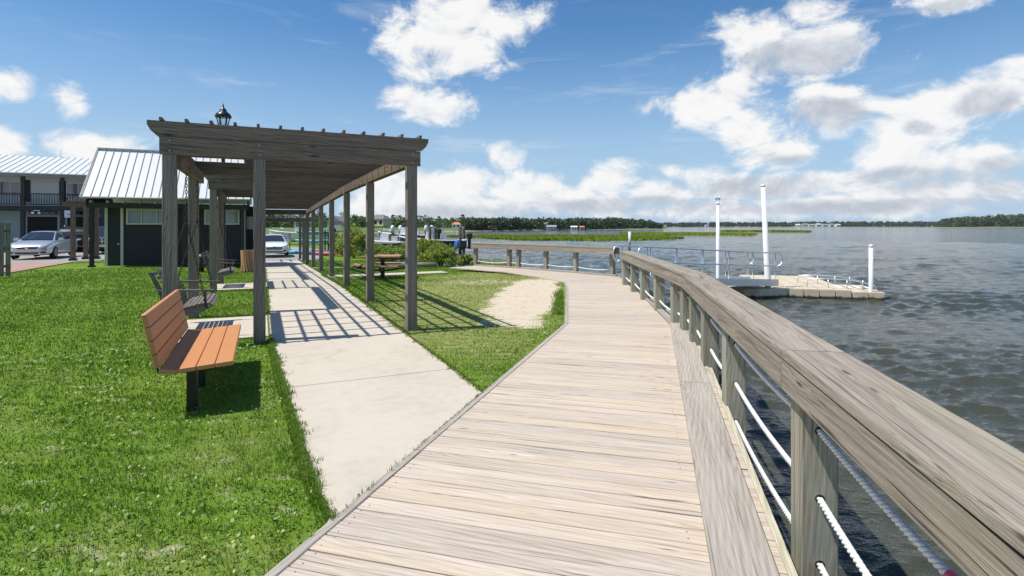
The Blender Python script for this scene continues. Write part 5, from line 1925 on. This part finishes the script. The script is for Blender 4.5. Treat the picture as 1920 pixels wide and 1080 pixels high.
# lower undergrowth under those trees, one mass
rg = np.random.default_rng(31)
P_ = []
for k in range(900):
    px = rg.uniform(470, 885); Y = 190 + 0.28 * (px - 480) + rg.uniform(6, 90)
    if 690 < px < 735 and Y < 262: continue
    q = rg.normal(size=(34, 3)) * np.array([2.4, 2.4, 1.5])
    P_.append(q + np.array([at(px, Y), Y, 1.9]))
P_ = np.concatenate(P_)
o = link('bank_undergrowth', quads_mesh('bank_undergrowth', leaf_quads(P_, .62, rg, .4, .7)), L_OAK)
tag(o, 'dark undergrowth beneath the trees of the far bank', 'undergrowth', kind='stuff')


# ------------------------------------------------------------------ far houses
def house(px, Y, z, w, d, h, roof_h, wall, roof, label, rz=0.0, name='house', win=3, hip=False, storeys=1):
    root = empty(name, (at(px, Y), Y, z), rz, label, 'house', 'houses on the far shores')
    mb = MB(); mb.box((0, 0, h / 2), (w, d, h)); mb.build('wall', wall, root)
    mb = MB()
    o_ = .35
    if hip:
        v = [(-w / 2 - o_, -d / 2 - o_, h), (w / 2 + o_, -d / 2 - o_, h), (w / 2 + o_, d / 2 + o_, h), (-w / 2 - o_, d / 2 + o_, h), (-w / 4, 0, h + roof_h), (w / 4, 0, h + roof_h)]
        mb.add(v, [(0, 1, 5, 4), (1, 2, 5), (2, 3, 4, 5), (3, 0, 4), (3, 2, 1, 0)])
    else:
        v = [(-w / 2 - o_, -d / 2 - o_, h), (w / 2 + o_, -d / 2 - o_, h), (w / 2 + o_, d / 2 + o_, h), (-w / 2 - o_, d / 2 + o_, h), (-w / 2 - o_, 0, h + roof_h), (w / 2 + o_, 0, h + roof_h)]
        mb.add(v, [(0, 1, 5, 4), (1, 2, 5), (2, 3, 4, 5), (3, 0, 4), (3, 2, 1, 0)])
    mb.build('roof', roof, root)
    for s_ in range(storeys):
        for k in range(win):
            x = -w / 2 + w * (k + .5) / win
            hh_ = h / storeys
            mb = MB(); mb.box((x, -d / 2 - .03, hh_ * (s_ + .55)), (w / win * .5, .06, hh_ * .5)); f = mb.build('window', M_GLASS, root)
    return root


house(712, 205, 1.6, 6.4, 6.5, 2.7, 1.7, M_YELLOWWALL, M_SHING, 'pale yellow house with grey hipped roof and screened porch', R(-15), hip=True, win=3)
house(635, 190, .9, 4.6, 6.0, 2.3, 1.9, M_GUT, M_SHING, 'small dark grey gabled house seen between the pergola posts', R(70), win=1)
house(856, 265, .6, 4.0, 4.0, 1.9, 1.1, M_WHITE, M_ORANGE, 'small pavilion with an orange roof beyond the boats', 0, 'pavilion', hip=True, win=2)
house(923, 292, .1, 4.6, 4.0, 1.5, 1.4, M_YELLOWWALL, M_ORANGE, 'low house with pinkish roof among the far trees', R(10), win=2)
house(955, 318, .8, 3.6, 4.0, 2.6, 1.2, M_WHITE, M_ROOF, 'narrow white house among the trees left of the large white one', 0, win=2)
house(1016, 338, .2, 6.6, 5.0, 2.7, 1.5, M_WHITE, M_ROOF, 'large white two-storey house on the far bank', R(-8), win=4, storeys=2)
house(1034, 330, -.2, 5.4, 4.0, 1.5, 1.0, M_WHITE, M_GUT, 'long low grey-roofed house right of the large white one', 0, win=3)
house(1076, 350, -.5, 3.8, 3.5, 1.5, .9, M_WHITE, M_ROOF, 'small white boathouse at the water on the far bank', 0, win=2)
house(1091, 352, -.5, 2.6, 3.5, 1.5, .8, M_YELLOWWALL, M_ORANGE, 'tiny tan boathouse right of the small white one', 0, win=1)
for k, px in enumerate((1496, 1509, 1521, 1534, 1546, 1558, 1570)):
    house(px, 1330 + 12 * (k % 3), .6, 10 + (k * 7 % 5), 9, 4.0 + (k % 2), 2.4, M_CREAM if k % 2 else M_WHITE, M_GUT if k % 3 else M_CREAM,
          'tiny house on the distant right-hand shore, %s from the left' % ORD[k], R(5 * (k - 3)), win=3)
house(1325, 1480, .4, 9, 8, 3.5, 2, M_WHITE, M_GUT, 'lone tiny white house on the horizon between the two tall white poles', 0, win=2)

# ------------------------------------------------------------------ marsh islands
def marsh(name, cx_px, Y0, Y1, halfw, n, label, hgt, w, seed, z=WATER):
    rg = np.random.default_rng(seed)
    u = rg.uniform(-1, 1, n); v = rg.uniform(-1, 1, n)
    Ym = (Y0 + Y1) / 2
    x = at(cx_px, Ym) + u * halfw; y = Ym + v * (Y1 - Y0) / 2 * np.sqrt(np.maximum(0.02, 1 - u * u))
    y += fnoise(x * .4, y * .4, 0.6) * (Y1 - Y0) * .07
    keep = (fnoise(x, y, .22) > -0.75)
    x, y = x[keep], y[keep]
    h = hgt * rg.uniform(.65, 1.15, len(x)) * (1 + .18 * fnoise(x, y, .5))
    me = blades_mesh(name, x, y, np.full(len(x), z - .05), h, np.full(len(x), w), .4, None, seed)
    return tag(link(name, me, L_REED), label, 'marsh grass', kind='stuff')


marsh('marsh_island', 1085, 96, 142, 21, 30000, 'bright green marsh grass island in the water left of the gangway', .50, .16, 1)
marsh('marsh_island', 960, 118, 140, 15, 9000, 'thin strip of marsh grass left of the larger island', .55, .16, 5)
marsh('marsh_island', 1285, 150, 200, 20, 20000, 'farther strip of marsh grass behind the gangway', .55, .25, 2)
marsh('marsh_island', 1430, 225, 275, 17, 9000, 'farthest thin strip of marsh grass behind the tall white pole', .8, .35, 3)
rg = np.random.default_rng(77)
n = 2600
x = rg.uniform(-1.9, 0.95, n); y = 22.9 - 0.72 * x + rg.uniform(0.15, 1.9, n) * (1 - 0.25 * np.abs(x + .6))
h = rg.uniform(.7, 1.28, n) * np.where(x > .1, .7, 1)
me = blades_mesh('cordgrass', x, y, np.full(n, WATER - .05), h, np.full(n, .016), .35, None, 8)
tag(link('cordgrass', me, L_REED), 'tall cordgrass growing behind the far rope railing', 'marsh grass', kind='stuff')


# ------------------------------------------------------------------ bushes on the near bank
def bush(px, Y, w, d, h, n, label, z=None, leaf=.05, mat=None, seed=0, upright=False):
    rg = np.random.default_rng(seed)
    x = at(px, Y)
    if z is None:
        z = float(ground_h(np.array(x), np.array(Y)))
    root = empty('bush', (x, Y, z), 0, label, 'bush', 'bushes along the near bank')
    pts = clumps(rg, max(10, n // 60), 60, np.array([w / 2, d / 2, h * .55]), h * .42, w * .13, -.75)
    pts = pts[pts[:, 2] > 0.02]
    link('foliage', quads_mesh('foliage', leaf_quads(pts, leaf, rg, .5, .45)), mat or L_BUSH, root)
    mb = MB()
    for k in range(9):
        a = rg.uniform(0, 6.28); r_ = rg.uniform(.15, .42)
        mb.tube([(0.05 * math.cos(a), 0.05 * math.sin(a), -.1), (w * r_ * .5 * math.cos(a), d * r_ * .5 * math.sin(a), h * .4), (w * r_ * math.cos(a), d * r_ * math.sin(a), h * .8)], [.02, .014, .006], 5)
    mb.build('stems', M_BARK, root)
    return root


bush(866, 24.6, 1.3, 1.5, .50, 2600, 'low round bush nearest the far rope railing', -.12, seed=1)
bush(826, 25.3, 1.7, 1.6, .90, 5000, 'broad leafy bush in the middle, in front of the navy boat', -.12, seed=2)
bush(795, 26.6, 1.9, 1.8, 1.2, 6000, 'tall bush right behind the pergola corner post', -.15, seed=3)
bush(755, 30.5, 2.4, 2.0, .95, 5000, 'low bush behind the picnic table', -.25, .06, seed=4)
bush(716, 31.5, 2.2, 2.0, .85, 4200, 'low pale bush left of the picnic table', -.3, .06, seed=5)
bush(664, 36.5, 2.6, 2.4, 2.35, 6500, 'tall bright bush between the pergola posts', -.4, .07, seed=6)
bush(643, 40, 2.2, 2.0, 1.9, 4000, 'dark bush farther back between the pergola posts', -.45, .07, L_OAK, seed=7)
# weeds at the boardwalk edge beside the sandy patch
rg = np.random.default_rng(12)
yy = rg.uniform(10.2, 13.6, 2600); xx = 0.86 + (yy - 9.2) * .096 - np.abs(rg.normal(size=2600)) * .09
hh = rg.uniform(.04, .13, 2600) * (0.6 + 0.4 * np.sin(yy * 3.1) ** 2)
me = blades_mesh('edge_weeds', xx, yy, ground_h(xx, yy), hh, np.full(2600, .012), .7, np.zeros(2600), 4)
tag(link('edge_weeds', me, M_GRASS), 'tufts of weeds along the boardwalk edge by the sandy patch', 'weeds', kind='stuff')

lg = empty('timber_log', (-4.25, 23.6, -0.12), R(-9), 'round timber log lying on the grass before the bushes', 'log')
mb = MB(); mb.tube([(-1.35, 0, .10), (0, .01, .10), (1.0, 0, .10)], .105, 14); mb.build('trunk', W_PPOST, lg)
mb = MB(); mb.lathe([(.10, 0), (.097, .006)], 14); mb.build('sawn_end', W_PERG, lg, (1.0, 0, .10), (0, R(90), 0))

# ------------------------------------------------------------------ gangway, floating dock, poles
DZ = -0.58
gw = empty('gangway', (3.75, 17.0, 0), math.atan2(2.95, 5.45), 'aluminium gangway with tube handrails down to the floating dock', 'gangway')
GL = math.hypot(5.45, 2.95)
drop = -0.34
gsl = math.atan2(drop, GL)
gzf = lambda x: drop * x / GL
mb = MB(); mb.box((GL / 2, 0, drop / 2 - .03), (GL + .1, 1.1, .05), Matrix.Rotation(-gsl, 3, 'Y')); mb.build('tread', M_ALU, gw)
for sy_ in (-.58, .58):
    mb = MB(); mb.box((GL / 2, sy_, drop / 2 - .03), (GL + .1, .05, .24), Matrix.Rotation(-gsl, 3, 'Y')); mb.build('side_channel', M_ALU, gw)
    for hgt in (1.02, .56):
        mb = MB()
        pts = [(0.0, sy_, .55)] if False else []
        if hgt > 1:
            pts = [(-.12, sy_, .50), (-.24, sy_, .62), (-.28, sy_, .80), (-.22, sy_, .97), (-.05, sy_, hgt)] + [(GL * k / 6, sy_, hgt + gzf(GL * k / 6)) for k in range(1, 7)] + [(GL + .22, sy_, hgt + drop - .06), (GL + .30, sy_, hgt + drop - .22), (GL + .22, sy_, hgt + drop - .40), (GL + .02, sy_, hgt + drop - .47)]
        else:
            pts = [(-.12, sy_, .50)] + [(GL * k / 6, sy_, hgt + gzf(GL * k / 6)) for k in range(0, 7)]
        mb.tube(pts, .024, 8); mb.build('handrail', M_ALU, gw)
    for k in range(6):
        x = .1 + (GL - .2) * k / 5
        mb = MB(); mb.tube([(x, sy_, gzf(x) - .05), (x, sy_, gzf(x) + 1.01)], .02, 8); mb.build('stanchion', M_ALU, gw)

m, t, b = new_mat('tan_float_plastic')
M_FLOAT = m
c_, r_ = objcoord(t)
pz = t.node('ShaderNodeSeparateXYZ'); t.put(pz.inputs[0], t.node('ShaderNodeNewGeometry').outputs['Position'])
col = t.ramp(t.noise(c_, 3, 5, .6), [(0.3, (0.55, 0.46, 0.33)), (0.7, (0.66, 0.57, 0.43))])
alg = t.m('ADD', pz.outputs[2], t.m('MULTIPLY', t.m('SUBTRACT', t.noise(c_, 6, 3), .5), .14))
col = t.mix(t.rng(alg, -.85, -.79, 1, 0), col, (0.045, 0.042, 0.015))
t.l.new(col, b.inputs['Base Color']); b.inputs['Roughness'].default_value = .6
UX, UY = .962, -.272
dk = empty('floating_dock', (8.95, 19.75, WATER), math.atan2(UY, UX), 'tan floating dock of moulded plastic cubes', 'dock')
fh = DZ - WATER
_cube = {}


def fcube(x, y, w=.49, d=.49):
    bm = bmesh.new(); bmesh.ops.create_cube(bm, size=1); bmesh.ops.scale(bm, vec=(w, d, fh + .18), verts=bm.verts)
    bmesh.ops.bevel(bm, geom=bm.edges[:], offset=.025, segments=2, affect='EDGES')
    me = bpy.data.meshes.new('float_cube'); bm.to_mesh(me); bm.free()
    return me


fc = fcube(0, 0)
for i in range(6):
    for j in range(11):
        link('float_cube', fc, M_FLOAT, dk, (i * .5 + .25, j * .5 + .25, (fh - .18) / 2))
for i in range(6, 8):
    for j in range(5):
        if (j == 2 and i > 6): continue
        link('float_cube', fc, M_FLOAT, dk, (i * .5 + .27, j * .5 + .25, (fh - .18) / 2 - .05))
mb = MB()
pl_ = [(-1.15, .1), (-1.0, -.32), (-.55, -.55), (-.05, -.55), (.9, -.04), (-.01, -.02), (-.01, 1.3), (-1.15, 1.3)]
mb.prism(pl_, -.1, fh + .012); mb.build('landing', M_FLOAT, dk)
mb = MB(); mb.add([(-.9, .6, fh + .016), (.9, .9, fh + .016), (.9, .94, fh + .016), (-.9, .64, fh + .016)], [(0, 1, 2, 3)]); mb.build('seam_strip', M_GUT, dk)
for y_ in (.55, 2.0):
    mb = MB(); pts = [(1.7, y_, fh + .02), (1.75, y_, fh + .30), (2.4, y_, fh + .34), (3.2, y_, fh + .30), (3.85, y_, fh + .14), (3.95, y_, fh - .02)]
    mb.tube(pts, .022, 8)
    for x in (2.4, 3.0, 3.5): mb.tube([(x, y_, fh - .03), (x, y_, fh + .30)], .018, 6)
    mb.build('launch_rail', M_ALU, dk)
for k in range(4):
    mb = MB(); mb.tube([(2.9 + k * .3, .75, fh - .01), (2.9 + k * .3, 1.85, fh - .01)], .03, 8); mb.build('launch_roller', M_WHITE, dk)


def pole(name, px, Y, top, r0, r1, label, lean=0.0, base=-2.4, mat=M_PVC):
    root = empty(name, (at(px, Y), Y, WATER), 0, label, 'pole')
    H = top - WATER
    mb = MB(); mb.tube([(0, 0, base - WATER), (0, 0, 0), (lean, 0, H)], [r0, r0, r1], 16); mb.build('shaft', mat, root)
    mb = MB(); mb.lathe([(r1 * 1.04, -.05), (r1 * 1.04, .02), (r1 * .5, .05)], 16, (lean, 0, H)); mb.build('cap', mat, root)
    return root


pole('dock_pile', 1441, 19.75, 3.12, .112, .075, 'tallest white sleeved pile beside the landing of the floating dock', -.20)
po = pole('gauge_pole', 1346, 19.2, 2.45, .062, .055, 'slim white pole with gauge bracket rising beside the gangway')
mb = MB(); mb.box((0, 0, 2.45 - WATER + .16), (.16, .05, .05)); mb.tube([(-.05, 0, 2.45 - WATER + .10), (-.07, 0, 2.45 - WATER + .27)], .014, 6); mb.tube([(.05, 0, 2.45 - WATER + .10), (.07, 0, 2.45 - WATER + .27)], .014, 6); mb.build('gauge_bracket', M_STEEL, po)
pole('dock_pile', 1633, 18.9, .96, .072, .068, 'short white sleeved pile at the outer end of the floating dock')
po = pole('channel_marker', 1179.5, 24.5, 1.38, .055, .05, 'dark marker stake with white top standing in the water', .03, -2.4, W_DARK)
mb = MB(); mb.tube([(.022, 0, 1.55), (.03, 0, 2.30)], .058, 10); mb.build('white_top', M_PVC, po)


# ------------------------------------------------------------------ boats and lifts
def boat(name, loc, rz, L, B, D, hull, label, top=None, stripe=None, engine=M_PLASTIC, flare=1.0):
    """bow along +X"""
    root = empty(name, loc, rz, label, 'boat')
    st = [(-L / 2, .44, 0.10, .80), (-L * .25, .5, .02, .80), (0, .5, 0, .84), (L * .22, .46, .06, .92), (L * .38, .30, .20, 1.02), (L * .47, .12, .45, 1.10), (L * .5, .02, .75, 1.14)]
    S = crom(st, 26)
    mb = MB(); rows = []
    for (x, w, zk, zs) in S:
        w = max(w, .01) * B
        rows.append([(x, -w, zs * D), (x, -w * .94, zs * D * .55 + zk * D * .45), (x, -w * .72, (zk + .16) * D), (x, 0, zk * D), (x, w * .72, (zk + .16) * D), (x, w * .94, zs * D * .55 + zk * D * .45), (x, w, zs * D)])
    mb.add([p for r_ in rows for p in r_], [(i * 7 + k, (i + 1) * 7 + k, (i + 1) * 7 + k + 1, i * 7 + k + 1)[::-1] for i in range(25) for k in range(6)], True)
    mb.add(rows[0], [tuple(range(7))])
    h_ = mb.build('hull', hull, root)
    mb = MB()
    top_ = [(r_[0], r_[6]) for r_ in rows]
    n = len(top_)
    mb.add([p for a, c in top_ for p in ((a[0], a[1], a[2] - .02), (c[0], c[1], c[2] - .02))], [(2 * i, 2 * i + 1, 2 * i + 3, 2 * i + 2)[::-1] for i in range(n - 1)])
    for sg_ in (0, 1):
        mb.tube([(q[sg_][0], q[sg_][1], q[sg_][2]) for q in top_], .07, 6)
    mb.build('gunwale', M_GEL, root)
    if stripe:
        mb = MB()
        for sg_ in (-1, 1):
            pts = [(x, sg_ * (max(w, .01) * B + .012), zs * D) for (x, w, zk, zs) in S[:-2]]
            vs = [(x, y, z - .10) for x, y, z in pts] + [(x, y * .985, z - .38 * D) for x, y, z in pts]
            m_ = len(pts)
            mb.add(vs, [((i, i + 1, m_ + i + 1, m_ + i) if sg_ < 0 else (i + 1, i, m_ + i, m_ + i + 1)) for i in range(m_ - 1)])
        mb.build('hull_stripe', stripe, root)
    mb = MB(); mb.box((0.05 * L, 0, D * .84 + .40), (.8, .8, .8), taper=.82); mb.build('console', M_GEL, root)
    mb = MB(); mb.add([(0.05 * L + .36, -.34, D * .84 + .8), (0.05 * L + .36, .34, D * .84 + .8), (0.05 * L + .14, .30, D * .84 + 1.22), (0.05 * L + .14, -.30, D * .84 + 1.22)], [(0, 1, 2, 3)]); mb.build('windscreen', M_GLASS, root)
    mb = MB(); mb.box((-.16 * L, 0, D * .8 + .3), (.5, 1.0, .55)); mb.build('leaning_seat', M_GEL, root)
    if top:
        z = D * .84 + 1.95
        mb = MB(); mb.box((-.03 * L, 0, z), (L * .36, B * .86, .07)); mb.build('canopy', top, root)
        for sx_ in (-.16 * L, .10 * L):
            for sg_ in (-1, 1):
                mb = MB(); mb.tube([(sx_ * .9, sg_ * .5, D * .8), (sx_, sg_ * B * .38, z)], .028, 6); mb.build('canopy_post', M_ALU, root)
    mb = MB(); mb.tube([(L * .46, 0, D * 1.35), (L * .30, -B * .28, D * 1.32), (L * .12, -B * .44, D * 1.2)], .018, 6); mb.tube([(L * .46, 0, D * 1.35), (L * .30, B * .28, D * 1.32), (L * .12, B * .44, D * 1.2)], .018, 6); mb.build('bow_rail', M_ALU, root)
    ex = -L / 2 - .28
    eg = empty('outboard', (ex, 0, 0)); eg.parent = root
    mb = MB()
    for k, (z0, z1, a, c, s0) in enumerate(((.78, 1.50, .36, .27, .85),)):
        mb.box((0, 0, D * .5 + .78), (.62, .46, .62), Matrix.Rotation(R(8), 3, 'Y'), .82)
    me = mb.mesh('cowl')
    bm = bmesh.new(); bm.from_mesh(me); bmesh.ops.bevel(bm, geom=bm.edges[:], offset=.11, segments=3, affect='EDGES'); bm.to_mesh(me); bm.free()
    link('cowl', me, engine, eg)
    mb = MB(); mb.box((.02, 0, D * .5 + .12), (.26, .18, .80), None, 1.2); mb.box((-.02, 0, D * .5 - .34), (.52, .10, .12)); mb.tube([(-.3, 0, D * .5 - .42), (.2, 0, D * .5 - .42)], .07, 8); mb.build('lower_leg', engine, eg)
    return root


def boat_lift(px0, px1, Y0, Y1, ztop, label, caps):
    x0, x1 = at(px0, Y0), at(px1, Y0)
    root = empty('boat_lift', ((x0 + x1) / 2, (Y0 + Y1) / 2, WATER), 0, label, 'boat lift')
    cx_, cy_ = root.location.x, root.location.y
    for x in (x0, x1):
        for y in (Y0, Y1):
            mb = MB(); mb.tube([(x - cx_, y - cy_, -1.2), (x - cx_, y - cy_, ztop - WATER)], .14, 10); mb.build('pile', W_DARK, root)
            if caps:
                mb = MB(); mb.lathe([(.20, -.15), (.21, .40), (.16, .58), (.03, .66)], 10, (x - cx_, y - cy_, ztop - WATER + .15)); mb.build('motor_cover', M_PVC, root)
        beam('lift_beam', (x - cx_, Y0 - cy_, ztop - WATER - .1), (x - cx_, Y1 - cy_, ztop - WATER - .1), .12, .22, M_STEEL, root)
    for y in (Y0 + .5, Y1 - .5):
        beam('cradle_beam', (x0 - cx_, y - cy_, .28), (x1 - cx_, y - cy_, .28), .12, .18, M_STEEL, root)
    return root


boat('navy_boat', (at(812, 52), 52, -.62), R(184), 6.4, 2.3, 1.15, M_HULLG, 'navy and grey motor boat with black outboard on the nearer lift', M_HULLN, M_HULLN)
boat_lift(806, 863, 50.4, 54.0, 1.62, 'nearer boat lift with dark piles around the navy boat', False)
boat('maroon_boat', (at(762, 58), 58.5, -.20), R(182), 6.2, 2.2, 1.1, M_GEL, 'white motor boat with maroon side stripe on the farther lift', None, M_HULLR)
boat_lift(736, 799, 56.4, 60.4, .95, 'farther boat lift with white motor covers on its piles', True)
boat('skiff', (at(722, 50), 50.8, -.45), R(186), 4.4, 1.7, .75, M_HULLG, 'small pale grey skiff left of the maroon boat', None, None)
bf = empty('fender_buoy', (at(857, 50), 50.0, -.50), 0, 'blue teardrop buoy hanging by the lift pile', 'buoy')
mb = MB(); mb.lathe([(.02, 0), (.22, .10), (.30, .32), (.26, .55), (.12, .82), (.04, .95)], 14); mb.build('ball', M_BLUE, bf)
mb = MB(); mb.tube([(0, 0, .9), (0, 0, 1.75)], .015, 6); mb.build('line', M_ROPE, bf)
boat('teal_topped_boat', (-25.6, 66, -.3), R(200), 7.0, 2.5, 1.3, M_GEL, 'white boat with a turquoise canopy seen through the pergola posts', M_TURQ, None)

pr = empty('pier', (at(728, 49), 49, WATER), R(4), 'short timber pier on dark piles behind the bushes', 'pier')
for k in range(22):
    lumber('deck_board', (1.3, .14, .045), W_KERB, pr, (-2.3 + k * .146, 0, 1.02), (0, 0, R(90)), .004)
for x in (-2.2, -1.2, -.2, .7):
    for y in (-.5, .5):
        mb = MB(); mb.tube([(x, y, -1.2), (x, y, 1.0)], .10, 9); mb.build('pile', W_DARK, pr)
for y in (-.5, .5):
    beam('stringer', (-2.35, y, .90), (.95, y, .90), .08, .18, W_PERG, pr)


def kayak(x, y, z, rz, L, mat, label):
    root = empty('kayak', (x, y, z), rz, label, 'kayak', 'kayaks by the water')
    S = crom([(-L / 2, .01, .20), (-L * .36, .17, .06), (-L * .12, .31, .0), (L * .12, .31, .0), (L * .36, .17, .06), (L / 2, .01, .20)], 24)
    mb = MB(); rows = []
    for (x_, w, zk) in S:
        w = max(w, .012)
        rows.append([(x_, -w, .24), (x_, -w * .75, zk + .06), (x_, 0, zk), (x_, w * .75, zk + .06), (x_, w, .24), (x_, w * .5, .31), (x_, 0, .33), (x_, -w * .5, .31)])
    mb.add([p for r_ in rows for p in r_], [(i * 8 + k, (i + 1) * 8 + k, (i + 1) * 8 + (k + 1) % 8, i * 8 + (k + 1) % 8)[::-1] for i in range(23) for k in range(8)], True)
    mb.build('hull', mat, root)
    mb = MB(); mb.lathe([(.22, 0), (.22, .02), (.17, .02)], 14); o = mb.build('cockpit_rim', M_PLASTIC, root, (-.05, 0, .33)); o.scale = (1.5, .9, 1)
    return root


kz = float(ground_h(np.array(-18.), np.array(43.)))
kayak(at(543, 43), 43, kz, R(-8), 3.2, M_TURQ, 'turquoise kayak lying on the ground beside the white sedan')
kayak(at(590, 42), 42, kz, R(5), 2.9, M_BLUE, 'blue kayak lying on the ground below the rack')
kayak(at(624, 41), 41, kz - .05, R(3), 3.0, M_RED, 'red kayak lying on the grass between the pergola posts')
kr = empty('kayak_rack', (at(590, 45), 45, kz), 0, 'dark timber kayak rack standing behind the blue kayak', 'rack')
for x in (-1.0, 1.0):
    for y in (-.4, .4):
        post('post', x, y, 0, 1.9, .09, W_DARK, kr)
    for z in (.75, 1.45):
        beam('rack_arm', (x, -.55, z), (x, .55, z), .07, .09, W_DARK, kr)
kayak(at(590, 45), 44.9, kz + .80, R(2), 3.2, M_TURQ, 'pale turquoise kayak on the lower arm of the rack')
kayak(at(588, 45), 45.1, kz + 1.50, R(-2), 3.0, M_DKTURQ, 'deep teal kayak on the upper arm of the rack')
sg = empty('notice_board', (at(536, 46), 46, kz), R(10), 'mauve notice board on two posts behind the white sedan', 'sign')
for x in (-.32, .32): post('post', x, 0, 0, 1.6, .07, W_DARK, sg)
mb = MB(); mb.box((0, -.05, 1.25), (.66, .03, .62)); mb.build('board', M_PURPLE, sg)
for k in range(3):
    mb = MB(); mb.box((0, -.068, 1.42 - k * .16), (.46, .004, .05)); mb.build('lettering', M_WHITE, sg)

# ------------------------------------------------------------------ thin haze over the water
mb = MB(); mb.box((0, 1950, 14.0), (8600, 4700, 34))
m = bpy.data.materials.new('thin_haze'); m.use_nodes = True
t = NT(m.node_tree); m.node_tree.nodes.clear()
pv = t.node('ShaderNodeVolumePrincipled'); pv.inputs['Color'].default_value = (0.86, 0.92, 1, 1); pv.inputs['Density'].default_value = 0.00006
ou = t.node('ShaderNodeOutputMaterial'); t.l.new(pv.outputs[0], ou.inputs['Volume'])
hz = mb.build('haze', m); hz['kind'] = 'stuff'; hz['label'] = 'thin pale haze over the water'
